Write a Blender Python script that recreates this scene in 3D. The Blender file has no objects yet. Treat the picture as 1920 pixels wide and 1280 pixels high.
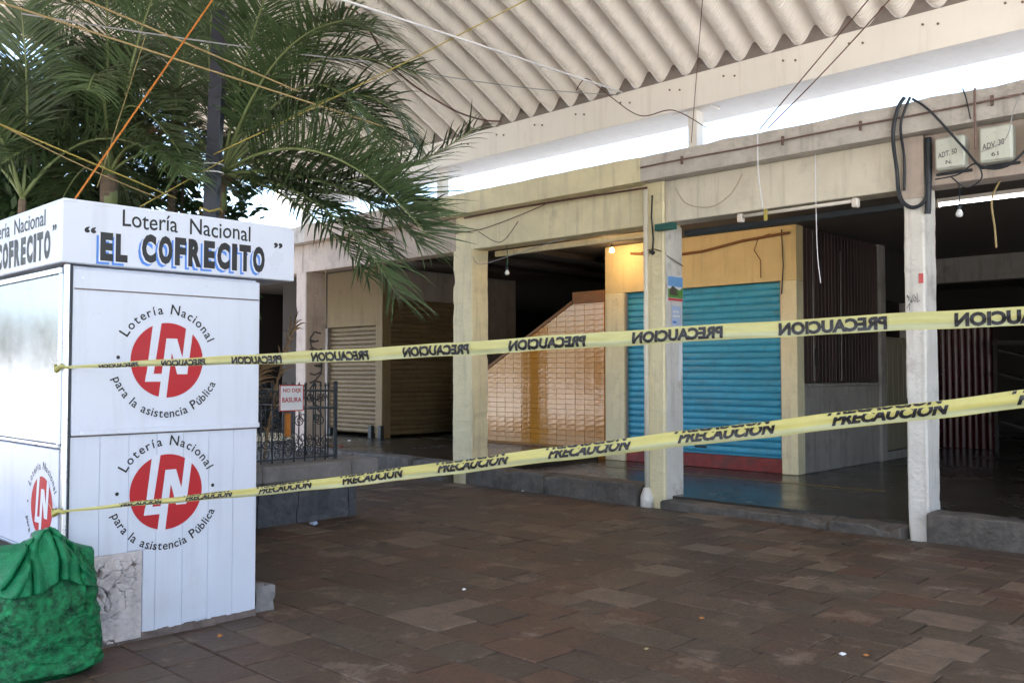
import bpy, bmesh, math, random
from mathutils import Vector, noise as mnoise
random.seed(7)
R = math.radians
scene = bpy.context.scene

# ------------------------------------------------------------------ camera
F_PX, CXP, CYP, CAM_H = 1699.0, 960.0, 640.0, 1.5
PITCH = math.atan(60 / F_PX)
YAW = Vector((-.695, .719, 0)).normalized()
RIGHT = Vector((YAW.y, -YAW.x, 0))
FWD = (YAW * math.cos(PITCH) + Vector((0, 0, math.sin(PITCH)))).normalized()
UP = RIGHT.cross(FWD)
CAM = Vector((0, 0, CAM_H))
cd = bpy.data.cameras.new('camera')
cd.sensor_width = 36
cd.lens = 36 * F_PX / 1920
cd.clip_start = .05
cd.clip_end = 2000
cam = bpy.data.objects.new('camera', cd)
scene.collection.objects.link(cam)
cam.location = CAM
cam.rotation_euler = FWD.to_track_quat('-Z', 'Y').to_euler()
scene.camera = cam

# ------------------------------------------------------------------ sky, sun, exposure
SUN_TO = Vector((.06, -.50, .86)).normalized()
world = bpy.data.worlds.new('World')
scene.world = world
world.use_nodes = True
wn = world.node_tree
sky = wn.nodes.new('ShaderNodeTexSky')
sky.sky_type = 'NISHITA'
sky.sun_disc = False
sky.sun_elevation = math.asin(SUN_TO.z)
sky.sun_rotation = math.atan2(SUN_TO.x, SUN_TO.y)
sky.air_density = 1.0
sky.dust_density = 2.0
sky.ozone_density = 1.0
wn.nodes['Background'].inputs['Strength'].default_value = .12
wn.links.new(sky.outputs[0], wn.nodes['Background'].inputs[0])
sd = bpy.data.lights.new('sun', 'SUN')
sd.energy = 5.0
sd.angle = R(.5)
sd.color = (1, .965, .91)
sun = bpy.data.objects.new('sun', sd)
scene.collection.objects.link(sun)
sun.rotation_euler = SUN_TO.to_track_quat('Z', 'Y').to_euler()
sun.location = (0, 0, 30)
vs = scene.view_settings
vs.view_transform = 'Standard'
vs.look = 'None'
vs.exposure = 2.86
vs.gamma = 1
vs.use_curve_mapping = False
cy = scene.cycles
cy.max_bounces = 10
cy.diffuse_bounces = 6
cy.glossy_bounces = 4
cy.transparent_max_bounces = 8
cy.sample_clamp_indirect = 8
cy.use_denoising = True
cy.caustics_reflective = False
cy.caustics_refractive = False

# ------------------------------------------------------------------ helpers
COL = scene.collection


def ray(px, py):
    return FWD + RIGHT * ((px - CXP) / F_PX) + UP * ((CYP - py) / F_PX)


def at(px, py, d):
    return CAM + ray(px, py) * d


def proj(p):
    q = Vector(p) - CAM
    z = q.dot(FWD)
    if z < .01:
        return None
    return CXP + F_PX * q.dot(RIGHT) / z, CYP - F_PX * q.dot(UP) / z


WLOC = {}


def tag(o, label, cat, group=None, kind=None):
    if label: o['label'] = label
    if cat: o['category'] = cat
    if group: o['group'] = group
    if kind: o['kind'] = kind
    return o


def thing(name, label, cat, loc, group=None):
    o = bpy.data.objects.new(name, None)
    o.empty_display_size = .1
    COL.objects.link(o)
    o.location = loc
    WLOC[o.name] = Vector(loc)
    return tag(o, label, cat, group)


def inst(name, mesh, parent, wloc):
    """a piece that shares mesh data, placed with its own origin at world point wloc"""
    o = bpy.data.objects.new(name, mesh)
    COL.objects.link(o)
    o.parent = parent
    o.location = Vector(wloc) - WLOC[parent.name]
    WLOC[o.name] = Vector(wloc)
    return o


class MB:
    def __init__(s):
        s.v, s.f, s.sm = [], [], []

    def face(s, idx, smooth=False):
        s.f.append(tuple(idx)); s.sm.append(smooth)

    def box(s, a, b, bev=0.0):
        x0, y0, z0 = a; x1, y1, z1 = b
        n = len(s.v)
        if bev <= 0:
            s.v += [(x, y, z) for z in (z0, z1) for y in (y0, y1) for x in (x0, x1)]
            for q in ((0, 2, 3, 1), (4, 5, 7, 6), (0, 1, 5, 4), (2, 6, 7, 3), (0, 4, 6, 2), (1, 3, 7, 5)):
                s.face([n + i for i in q])
            return s
        bm = bmesh.new()
        bmesh.ops.create_cube(bm, size=1)
        for vv in bm.verts:
            vv.co = Vector(((x0 + x1) / 2 + vv.co.x * (x1 - x0), (y0 + y1) / 2 + vv.co.y * (y1 - y0), (z0 + z1) / 2 + vv.co.z * (z1 - z0)))
        bmesh.ops.bevel(bm, geom=list(bm.edges), offset=bev, segments=1, affect='EDGES', profile=.5)
        s.add_bm(bm)
        return s

    def add_bm(s, bm, smooth=False):
        n = len(s.v)
        bm.verts.index_update()
        s.v += [tuple(v.co) for v in bm.verts]
        for f in bm.faces:
            s.face([n + v.index for v in f.verts], smooth)
        bm.free()

    def tube(s, pts, r, n=8, cap=True, smooth=True):
        pts = [Vector(p) for p in pts]
        rr = r if isinstance(r, (list, tuple)) else [r] * len(pts)
        base = len(s.v)
        t0 = (pts[1] - pts[0]).normalized()
        ref = Vector((0, 0, 1)) if abs(t0.z) < .9 else Vector((1, 0, 0))
        nrm = t0.cross(ref).normalized()
        for i, p in enumerate(pts):
            t = (pts[min(i + 1, len(pts) - 1)] - pts[max(i - 1, 0)])
            if t.length < 1e-9: t = t0
            t.normalize()
            nrm = (nrm - t * nrm.dot(t))
            if nrm.length < 1e-6: nrm = t.orthogonal()
            nrm.normalize()
            bi = t.cross(nrm)
            for k in range(n):
                a = 2 * math.pi * k / n
                s.v.append(tuple(p + (nrm * math.cos(a) + bi * math.sin(a)) * rr[i]))
        for i in range(len(pts) - 1):
            for k in range(n):
                a, b = base + i * n + k, base + i * n + (k + 1) % n
                s.face((a, b, b + n, a + n), smooth)
        if cap:
            s.face([base + k for k in range(n)][::-1])
            s.face([base + (len(pts) - 1) * n + k for k in range(n)])
        return s

    def prism(s, poly, axis, lo, hi):
        """2-D poly swept along axis between lo and hi; poly in the two other axes (kept in xyz order)"""
        n = len(s.v); m = len(poly)
        for h in (lo, hi):
            for (a, b) in poly:
                s.v.append({'x': (h, a, b), 'y': (a, h, b), 'z': (a, b, h)}[axis])
        s.face(range(n, n + m)); s.face(range(n + 2 * m - 1, n + m - 1, -1))
        for i in range(m):
            j = (i + 1) % m
            s.face((n + i, n + m + i, n + m + j, n + j))
        return s

    def grid(s, fn, nu, nv, smooth=True, closed_u=False):
        n = len(s.v)
        for j in range(nv + 1):
            for i in range(nu + (0 if closed_u else 1)):
                s.v.append(tuple(fn(i / nu, j / nv)))
        w = nu + (0 if closed_u else 1)
        for j in range(nv):
            for i in range(nu):
                i2 = (i + 1) % w
                s.face((n + j * w + i, n + j * w + i2, n + (j + 1) * w + i2, n + (j + 1) * w + i), smooth)
        return s

    def mesh(s, name, m, off=Vector((0, 0, 0)), fix=True):
        me = bpy.data.meshes.new(name)
        me.from_pydata([(x - off.x, y - off.y, z - off.z) for x, y, z in s.v], [], s.f)
        me.polygons.foreach_set('use_smooth', s.sm)
        if fix:
            bm = bmesh.new(); bm.from_mesh(me)
            bmesh.ops.recalc_face_normals(bm, faces=bm.faces)
            bm.to_mesh(me); bm.free()
        me.materials.append(m)
        me.update()
        return me

    def build(s, name, m, parent=None, loc=None, fix=True):
        off = WLOC[parent.name] if parent is not None else Vector(loc or (0, 0, 0))
        me = s.mesh(name, m, off, fix)
        o = bpy.data.objects.new(name, me)
        COL.objects.link(o)
        if parent is not None:
            o.parent = parent
        else:
            o.location = off
        WLOC[o.name] = Vector(off)
        return o


def box_part(name, a, b, m, parent, bev=.004):
    return MB().box(a, b, bev).build(name, m, parent)


_tx = {}


def text2d(txt, bold=0.0, res=3):
    key = (txt, bold)
    if key in _tx: return _tx[key]
    cu = bpy.data.curves.new('t', 'FONT')
    cu.body = txt; cu.size = 1; cu.offset = bold; cu.resolution_u = res
    o = bpy.data.objects.new('t', cu)
    COL.objects.link(o)
    bpy.context.view_layer.update()
    me = bpy.data.meshes.new_from_object(o.evaluated_get(bpy.context.evaluated_depsgraph_get()))
    v = [(p.co.x, p.co.y) for p in me.vertices]
    f = [tuple(p.vertices) for p in me.polygons]
    bpy.data.objects.remove(o); bpy.data.curves.remove(cu); bpy.data.meshes.remove(me)
    _tx[key] = (v, f)
    return v, f


def fit(v, box):
    x0 = min(p[0] for p in v); x1 = max(p[0] for p in v); y0 = min(p[1] for p in v); y1 = max(p[1] for p in v)
    u0, w0, u1, w1 = box
    return [(u0 + (p[0] - x0) / (x1 - x0) * (u1 - u0), w0 + (p[1] - y0) / (y1 - y0) * (w1 - w0)) for p in v]


def add_flat(mb, v, f, fn):
    n = len(mb.v)
    mb.v += [tuple(fn(*p)) for p in v]
    for q in f: mb.face([n + i for i in q])


# ------------------------------------------------------------------ materials
def mat(name, col, rough=.7, var=.18, vscale=3.0, bump=.15, bscale=40.0, dirt=None, dscale=1.5, dlo=.52, dhi=.72,
        metallic=0.0, spec=.4, rnd=.0, coat=0.0, trans=None, stretch=None, streak=.55, chips=.6):
    m = bpy.data.materials.new(name)
    m.use_nodes = True
    nt = m.node_tree; N = nt.nodes; L = nt.links
    b = N['Principled BSDF']
    tc = N.new('ShaderNodeTexCoord'); oi = N.new('ShaderNodeObjectInfo')
    mp = N.new('ShaderNodeVectorMath'); mp.operation = 'ADD'
    sc = N.new('ShaderNodeVectorMath'); sc.operation = 'SCALE'
    cx = N.new('ShaderNodeCombineXYZ')
    for i in range(3): L.new(oi.outputs['Random'], cx.inputs[i])
    L.new(cx.outputs[0], sc.inputs[0]); sc.inputs['Scale'].default_value = 37.0 if rnd else 0.0
    L.new(tc.outputs['Object'], mp.inputs[0]); L.new(sc.outputs[0], mp.inputs[1])
    vec = mp.outputs[0]
    if stretch:
        st = N.new('ShaderNodeVectorMath'); st.operation = 'MULTIPLY'; st.inputs[1].default_value = stretch
        L.new(vec, st.inputs[0]); vec = st.outputs[0]
    n1 = N.new('ShaderNodeTexNoise'); n1.inputs['Scale'].default_value = vscale; n1.inputs['Detail'].default_value = 8
    n1.inputs['Roughness'].default_value = .65
    L.new(vec, n1.inputs['Vector'])
    mr = N.new('ShaderNodeMapRange'); L.new(n1.outputs['Fac'], mr.inputs[0])
    mr.inputs[1].default_value = .3; mr.inputs[2].default_value = .7
    mr.inputs[3].default_value = 1 - var; mr.inputs[4].default_value = 1 + var
    hs = N.new('ShaderNodeHueSaturation'); hs.inputs['Color'].default_value = (*col, 1)
    vv = mr.outputs[0]
    if rnd:
        m2 = N.new('ShaderNodeMapRange'); L.new(oi.outputs['Random'], m2.inputs[0])
        m2.inputs[3].default_value = 1 - rnd; m2.inputs[4].default_value = 1 + rnd
        mm = N.new('ShaderNodeMath'); mm.operation = 'MULTIPLY'
        L.new(vv, mm.inputs[0]); L.new(m2.outputs[0], mm.inputs[1]); vv = mm.outputs[0]
    L.new(vv, hs.inputs['Value'])
    cout = hs.outputs[0]
    if dirt:
        n2 = N.new('ShaderNodeTexNoise'); n2.inputs['Scale'].default_value = dscale; n2.inputs['Detail'].default_value = 10
        n2.inputs['Roughness'].default_value = .7
        L.new(vec, n2.inputs['Vector'])
        r2 = N.new('ShaderNodeMapRange'); L.new(n2.outputs['Fac'], r2.inputs[0])
        r2.inputs[1].default_value = dlo; r2.inputs[2].default_value = dhi
        r2.inputs[4].default_value = .75
        mx = N.new('ShaderNodeMix'); mx.data_type = 'RGBA'
        L.new(r2.outputs[0], mx.inputs[0]); L.new(cout, mx.inputs[6]); mx.inputs[7].default_value = (*dirt, 1)
        cout = mx.outputs[2]
        sv = N.new('ShaderNodeVectorMath'); sv.operation = 'MULTIPLY'; sv.inputs[1].default_value = (7, 7, .55)
        L.new(vec, sv.inputs[0])
        n4 = N.new('ShaderNodeTexNoise'); n4.inputs['Scale'].default_value = 1.3; n4.inputs['Detail'].default_value = 8; n4.inputs['Roughness'].default_value = .65
        L.new(sv.outputs[0], n4.inputs['Vector'])
        n5 = N.new('ShaderNodeTexNoise'); n5.inputs['Scale'].default_value = 34; n5.inputs['Detail'].default_value = 3
        L.new(vec, n5.inputs['Vector'])
        for (src, lo_, hi_, amt) in ((n4, .52, .78, streak), (n5, .70, .74, chips)):
            if not amt: continue
            r3 = N.new('ShaderNodeMapRange'); L.new(src.outputs['Fac'], r3.inputs[0])
            r3.inputs[1].default_value = lo_; r3.inputs[2].default_value = hi_; r3.inputs[4].default_value = amt
            m3 = N.new('ShaderNodeMix'); m3.data_type = 'RGBA'
            L.new(r3.outputs[0], m3.inputs[0]); L.new(cout, m3.inputs[6]); m3.inputs[7].default_value = (*[c * .7 for c in dirt], 1)
            cout = m3.outputs[2]
    L.new(cout, b.inputs['Base Color'])
    b.inputs['Roughness'].default_value = rough
    b.inputs['Metallic'].default_value = metallic
    b.inputs['Specular IOR Level'].default_value = spec
    b.inputs['Coat Weight'].default_value = coat; b.inputs['Coat Roughness'].default_value = .04
    if rough < .95:
        rr = N.new('ShaderNodeMapRange'); L.new(n1.outputs['Fac'], rr.inputs[0])
        rr.inputs[1].default_value = .3; rr.inputs[2].default_value = .7
        rr.inputs[3].default_value = max(.02, rough - .08); rr.inputs[4].default_value = min(1, rough + .08)
        L.new(rr.outputs[0], b.inputs['Roughness'])
    if bump:
        n3 = N.new('ShaderNodeTexNoise'); n3.inputs['Scale'].default_value = bscale; n3.inputs['Detail'].default_value = 6
        L.new(vec, n3.inputs['Vector'])
        bp = N.new('ShaderNodeBump'); bp.inputs['Strength'].default_value = bump; bp.inputs['Distance'].default_value = .02
        L.new(n3.outputs['Fac'], bp.inputs['Height']); L.new(bp.outputs[0], b.inputs['Normal'])
    if trans:
        tr = N.new('ShaderNodeBsdfTranslucent'); ms = N.new('ShaderNodeMixShader')
        L.new(cout, tr.inputs['Color']); ms.inputs[0].default_value = trans
        L.new(b.outputs[0], ms.inputs[1]); L.new(tr.outputs[0], ms.inputs[2])
        L.new(ms.outputs[0], N['Material Output'].inputs['Surface'])
    return m


def emis(name, col, s):
    m = bpy.data.materials.new(name); m.use_nodes = True
    b = m.node_tree.nodes['Principled BSDF']
    b.inputs['Base Color'].default_value = (*col, 1)
    b.inputs['Emission Color'].default_value = (*col, 1)
    b.inputs['Emission Strength'].default_value = s
    return m


M = {}
M['ground'] = mat('pale_plaza_concrete', (.45, .435, .405), .9, .2, .8, .3, 20)
M['cream_y'] = mat('yellow_paint', (.70, .64, .43), .62, .10, 2.5, .5, 22, dirt=(.36, .32, .23), dscale=2.4, dlo=.55, dhi=.8)
M['cream_w'] = mat('cream_white_paint', (.66, .62, .52), .62, .08, 2.2, .4, 22, dirt=(.36, .33, .27), dscale=2.0, dlo=.56, dhi=.8)
M['white_col'] = mat('white_column_paint', (.66, .64, .60), .65, .1, 3, .6, 22, dirt=(.30, .25, .22), dscale=3.5, dlo=.54, dhi=.74)
M['pink'] = mat('pinkish_plaster', (.47, .395, .345), .75, .12, 3, .4, 22, dirt=(.27, .23, .20), dscale=2.5)
M['concrete'] = mat('bare_concrete', (.48, .455, .425), .85, .18, 4, .5, 30, dirt=(.23, .21, .19), dscale=3)
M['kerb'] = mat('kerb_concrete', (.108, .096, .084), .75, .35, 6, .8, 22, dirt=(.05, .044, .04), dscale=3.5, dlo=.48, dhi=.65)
M['ceiling'] = mat('shade_darkened_ceiling', (.10, .088, .078), .85, .15, 2, .2, 20)  # base darkened to put the hall's gloom into the ceiling
M['darkwall'] = mat('shade_darkened_wall', (.035, .03, .028), .8, .2, 2, .2, 20)  # near-black base carries the interior shade of the hall
M['floor'] = mat('polished_grimy_floor', (.045, .046, .041), .24, .3, 1.2, .06, 10, dirt=(.04, .03, .022), dscale=.9, dlo=.45, dhi=.6, spec=.42, streak=0, chips=.2)  # dirt patches over a base darkened to keep the hall dim
M['roof'] = mat('beige_painted_sheet', (.83, .785, .73), .6, .05, 1.0, .12, 6)
M['roofend'] = mat('dark_sheet_end', (.22, .19, .17), .9, .2, 8, .3, 30)  # dark brown plates over the rib ends
M['beamwhite'] = mat('white_steel_paint', (.80, .765, .71), .5, .05, 1.0, .05, 20, dirt=(.62, .56, .49), dscale=1.2, dlo=.6, dhi=.85, streak=.3, chips=.15)
M['rust'] = mat('rusty_pipe', (.17, .115, .10), .8, .3, 20, .3, 60)
M['white_pvc'] = mat('dull_white_pvc', (.62, .58, .52), .5, .1, 5, .02, 20)
M['kwhite'] = mat('kiosk_white_paint', (.565, .61, .71), .34, .03, 2, .10, 2.6, spec=.45, dirt=(.48, .485, .53), dscale=1.6, dlo=.58, dhi=.85, streak=.3, chips=.2)
M['kbase'] = mat('kiosk_grime_and_shade', (.14, .11, .10), .9, .4, 12, .6, 30)  # grime tone, also painting shade in the panel gap and cracks
M['bounce_sheet'] = mat('slab_bounce_sheet', (.27, .265, .26), .9, .15, 2, .2, 20)
M['shop2'] = mat('darkened_ochre_paint', (.20, .155, .085), .7, .1, 2.5, .3, 22, dirt=(.12, .09, .055), dscale=2.5)  # ochre darkened so the paint carries the interior dimness
M['stucco'] = mat('crumbling_stucco', (.52, .48, .48), .9, .15, 7, .5, 45, dirt=(.30, .27, .26), dscale=5)
M['alu'] = mat('brushed_aluminium', (.62, .66, .72), .3, .06, 4, .02, 30, metallic=.9)
M['steel'] = mat('wavy_stainless_sheet', (.27, .30, .36), .22, .12, 1.6, .25, 1.8, metallic=.8)
M['black'] = mat('black_sign_paint', (.012, .012, .014), .5, .1, 8, 0)
M['blue'] = mat('blue_sign_paint', (.07, .22, .66), .5, .1, 8, 0)
M['red'] = mat('red_sign_paint', (.40, .008, .014), .5, .06, 8, 0)
M['lwhite'] = mat('white_sign_paint', (.60, .635, .72), .5, .02, 8, 0)
M['tape'] = mat('yellow_barrier_plastic', (.70, .68, .30), .35, .08, 3, .12, 14, trans=.55)
M['tape2'] = mat('worn_barrier_plastic', (.70, .66, .24), .35, .08, 3, .12, 14, trans=.5)
M['tapeband'] = mat('pale_barrier_plastic', (.60, .62, .40), .35, .06, 3, .06, 8, trans=.5)
M['bluesh'] = mat('turquoise_enamel', (.045, .31, .50), .42, .12, 3, .10, 16, dirt=(.07, .22, .31), dscale=2.2, dlo=.46, dhi=.75, spec=.5, rnd=.08)
M['beigesh'] = mat('beige_enamel', (.15, .112, .062), .5, .12, 3, .05, 20, dirt=(.08, .058, .035), dscale=2, dlo=.5, dhi=.75, rnd=.08)
M['redpl'] = mat('red_painted_step', (.24, .035, .035), .5, .35, 6, .2, 30, dirt=(.08, .05, .045), dscale=4, dlo=.45, dhi=.65)
M['tile'] = mat('brown_glazed_tile', (.46, .20, .026), .07, .16, 3, .30, 4.5, spec=.65, rnd=.0)
M['grout'] = mat('brown_grout', (.30, .13, .025), .5, .2, 8, .2, 30)
M['shopwall'] = mat('ochre_shop_paint', (.60, .50, .27), .65, .10, 2.5, .2, 25, dirt=(.38, .30, .17), dscale=2.5, dlo=.58, dhi=.8)
M['plank'] = mat('dark_brown_strip', (.05, .032, .03), .45, .2, 3, .1, 20, rnd=.3)
M['greywall'] = mat('grey_scuffed_plaster', (.30, .28, .265), .75, .12, 3, .3, 25, dirt=(.15, .14, .13), dscale=2.2)
M['door'] = mat('grey_green_door', (.22, .20, .15), .6, .1, 4, .1, 20)
M['maroon'] = mat('maroon_gloss_sheet', (.045, .005, .009), .22, .1, 3, .05, 10, spec=.3)
M['palm'] = mat('palm_leaf', (.078, .125, .054), .34, .35, 3, 0, trans=.34, rnd=.45, spec=.5)
M['palmdry'] = mat('dry_palm_leaf', (.30, .20, .11), .7, .25, 4, 0, trans=.2, rnd=.2)
M['rachis'] = mat('palm_stalk', (.19, .24, .10), .5, .2, 5, 0)
M['trunk'] = mat('palm_trunk', (.17, .13, .10), .9, .3, 6, .5, 30, stretch=(1, 1, 6))
M['bark'] = mat('grey_bark', (.09, .075, .06), .9, .3, 6, .6, 30)
M['leaf'] = mat('broad_leaf', (.035, .07, .025), .5, .35, 3, 0, trans=.25, rnd=.3)
M['stone'] = mat('dark_volcanic_stone', (.085, .09, .105), .9, .35, 9, 1.0, 28, dirt=(.035, .035, .04), dscale=7)
M['lip'] = mat('worn_grey_coping', (.20, .19, .19), .8, .2, 5, .4, 25, dirt=(.1, .09, .085), dscale=3)
M['soil'] = mat('dark_soil', (.045, .035, .028), .95, .4, 10, .8, 30)
M['iron'] = mat('blue_black_iron', (.018, .026, .034), .5, .2, 5, .1, 40, spec=.5)
M['navy'] = mat('blue_black_post', (.022, .027, .045), .45, .15, 5, .05, 40)
M['hose'] = mat('black_rubber', (.018, .022, .03), .45, .1, 5, .05, 40)
M['orange'] = mat('orange_rope', (.48, .17, .03), .8, .2, 60, .3, 300)
M['peel'] = mat('dull_orange_peel', (.30, .13, .04), .8, .3, 40, .2, 60)
M['tan'] = mat('tan_rope', (.36, .28, .14), .85, .15, 60, .3, 300)
M['yrope'] = mat('yellow_cord', (.40, .33, .09), .8, .15, 60, .3, 300)
M['grope'] = mat('grey_wire', (.30, .31, .33), .5, .1, 60, .1, 300)
M['wrope'] = mat('white_rope', (.74, .76, .80), .7, .08, 60, .2, 300)
M['bwire'] = mat('brown_wire', (.10, .045, .035), .7, .2, 60, .1, 200)
M['greenbag'] = mat('green_woven_plastic', (.006, .165, .055), .32, .9, 26, .6, 150, dirt=(.003, .05, .02), dscale=18, dlo=.50, dhi=.60, trans=.10, streak=0, chips=.0)
M['greencuff'] = mat('green_bag_cuff', (.005, .185, .07), .36, .35, 18, .6, 130, trans=.10)
M['darkbag'] = mat('navy_plastic_bag', (.012, .014, .035), .3, .2, 8, .5, 20)
M['meter'] = mat('grey_green_enamel', (.55, .58, .52), .5, .06, 4, .05, 20, dirt=(.36, .36, .31), dscale=4, dlo=.58, dhi=.8)
M['paper'] = mat('white_paper', (.72, .73, .76), .8, .05, 10, .1, 20)
M['bluepaper'] = mat('pale_blue_paper', (.42, .52, .72), .7, .1, 20, .05, 20)
M['scribble'] = mat('black_marker', (.09, .085, .09), .7, .2, 10, 0)
M['glass'] = mat('bulb_glass', (.70, .72, .74), .08, .05, 4, 0, spec=.8)
M['green'] = mat('green_painted_bracket', (.02, .10, .085), .6, .2, 6, .1, 30)
M['wood'] = mat('brown_board', (.20, .09, .03), .6, .2, 4, .15, 20, stretch=(1, 1, 6))
M['sky_green'] = mat('poster_grass', (.10, .26, .06), .6, .2, 20, 0)
M['psky'] = mat('poster_sky', (.18, .38, .70), .6, .15, 12, 0)
M['pred'] = mat('poster_red', (.55, .10, .10), .6, .1, 12, 0)
M['pdark'] = mat('poster_dark', (.09, .08, .06), .6, .3, 30, 0)


def roof_mat():
    m = M['roof']; nt = m.node_tree; N = nt.nodes; L = nt.links
    tc = N.new('ShaderNodeTexCoord'); w = N.new('ShaderNodeTexWave')
    w.wave_type = 'BANDS'; w.bands_direction = 'Y'
    w.inputs['Scale'].default_value = 9; w.inputs['Distortion'].default_value = 1.6; w.inputs['Detail'].default_value = 2
    w.inputs['Detail Scale'].default_value = 1.2
    L.new(tc.outputs['Object'], w.inputs['Vector'])
    bp = N.new('ShaderNodeBump'); bp.inputs['Strength'].default_value = .35; bp.inputs['Distance'].default_value = .02
    L.new(w.outputs['Fac'], bp.inputs['Height'])
    L.new(bp.outputs[0], N['Principled BSDF'].inputs['Normal'])


roof_mat()


def paver_mat():
    m = bpy.data.materials.new('worn_stone_paver'); m.use_nodes = True
    nt = m.node_tree; N = nt.nodes; L = nt.links; b = N['Principled BSDF']
    a = N.new('ShaderNodeAttribute'); a.attribute_name = 'rnd'
    cr = N.new('ShaderNodeValToRGB'); cr.color_ramp.interpolation = 'CONSTANT'
    els = [(0, (.062, .041, .028)), (.2, (.071, .044, .030)), (.34, (.058, .042, .030)), (.46, (.082, .046, .031)), (.58, (.068, .049, .034)),
           (.69, (.085, .058, .040)), (.79, (.069, .053, .038)), (.86, (.098, .068, .047)), (.93, (.128, .094, .069))]
    e = cr.color_ramp.elements
    e[0].color = (*els[0][1], 1); e[1].position = els[1][0]; e[1].color = (*els[1][1], 1)
    for p, c in els[2:]:
        q = e.new(p); q.color = (*c, 1)
    L.new(a.outputs['Fac'], cr.inputs[0])
    tc = N.new('ShaderNodeTexCoord')
    n1 = N.new('ShaderNodeTexNoise'); n1.inputs['Scale'].default_value = 9; n1.inputs['Detail'].default_value = 12; n1.inputs['Roughness'].default_value = .82
    L.new(tc.outputs['Object'], n1.inputs['Vector'])
    mr = N.new('ShaderNodeMapRange'); L.new(n1.outputs['Fac'], mr.inputs[0]); mr.inputs[1].default_value = .3; mr.inputs[2].default_value = .72
    mr.inputs[3].default_value = .42; mr.inputs[4].default_value = 1.75
    hs = N.new('ShaderNodeHueSaturation'); L.new(cr.outputs[0], hs.inputs['Color']); L.new(mr.outputs[0], hs.inputs['Value'])
    # pale chipped patches
    n2 = N.new('ShaderNodeTexNoise'); n2.inputs['Scale'].default_value = 2.3; n2.inputs['Detail'].default_value = 14; n2.inputs['Roughness'].default_value = .72; n2.inputs['Distortion'].default_value = .1
    L.new(tc.outputs['Object'], n2.inputs['Vector'])
    r2 = N.new('ShaderNodeMapRange'); L.new(n2.outputs['Fac'], r2.inputs[0]); r2.inputs[1].default_value = .56; r2.inputs[2].default_value = .60; r2.inputs[4].default_value = .7
    mx = N.new('ShaderNodeMix'); mx.data_type = 'RGBA'; L.new(r2.outputs[0], mx.inputs[0]); L.new(hs.outputs[0], mx.inputs[6]); mx.inputs[7].default_value = (.175, .130, .098, 1)
    L.new(mx.outputs[2], b.inputs['Base Color'])
    rr = N.new('ShaderNodeMapRange'); L.new(n1.outputs['Fac'], rr.inputs[0]); rr.inputs[3].default_value = .38; rr.inputs[4].default_value = .75
    L.new(rr.outputs[0], b.inputs['Roughness'])
    n3 = N.new('ShaderNodeTexNoise'); n3.inputs['Scale'].default_value = 30; n3.inputs['Detail'].default_value = 8
    L.new(tc.outputs['Object'], n3.inputs['Vector'])
    ad = N.new('ShaderNodeMath'); ad.operation = 'MULTIPLY_ADD'; ad.inputs[1].default_value = 3.5
    L.new(n2.outputs['Fac'], ad.inputs[0]); L.new(n3.outputs['Fac'], ad.inputs[2])
    bp = N.new('ShaderNodeBump'); bp.inputs['Strength'].default_value = .55; bp.inputs['Distance'].default_value = .015
    L.new(ad.outputs[0], bp.inputs['Height']); L.new(bp.outputs[0], b.inputs['Normal'])
    return m


M['paver'] = paver_mat()

# ------------------------------------------------------------------ ground and paving
g = MB().grid(lambda u, v: (-400 + 800 * u, -400 + 800 * v, -.04), 8, 8, False).build('ground', M['ground'])
tag(g, None, None, kind='structure')
pav = bpy.data.objects.new('pavement', None); COL.objects.link(pav); pav['kind'] = 'structure'
WLOC['pavement'] = Vector((0, 0, 0))
pav.name = 'pavement'


def paver_geo(mb, x0, x1, y0, y1, rng):
    g = .0035
    j = lambda: rng.uniform(-.010, .010) * .5
    z = rng.uniform(-.004, .003) + .012 * (mnoise.noise(Vector((x0 * .7, y0 * .7, 0))))
    tx, ty = rng.uniform(-.008, .008), rng.uniform(-.008, .008)
    cs = [(x0 + g + j(), y0 + g + j()), (x1 - g + j(), y0 + g + j()), (x1 - g + j(), y1 - g + j()), (x0 + g + j(), y1 - g + j())]
    mx, my = (x0 + x1) / 2, (y0 + y1) / 2
    zz = lambda x, y: z + tx * (x - mx) + ty * (y - my)
    n = len(mb.v)
    for (x, y) in cs: mb.v.append((x, y, -.05))
    for (x, y) in cs: mb.v.append((x, y, zz(x, y) - .004))
    for (x, y) in cs:
        xi = x + (mx - x) / abs(mx - x) * .006; yi = y + (my - y) / abs(my - y) * .006
        mb.v.append((xi, yi, zz(xi, yi)))
    for k in range(4):
        k2 = (k + 1) % 4
        mb.face((n + k, n + k2, n + 4 + k2, n + 4 + k))
        mb.face((n + 4 + k, n + 4 + k2, n + 8 + k2, n + 8 + k))
    mb.face((n + 8, n + 9, n + 10, n + 11))


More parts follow.
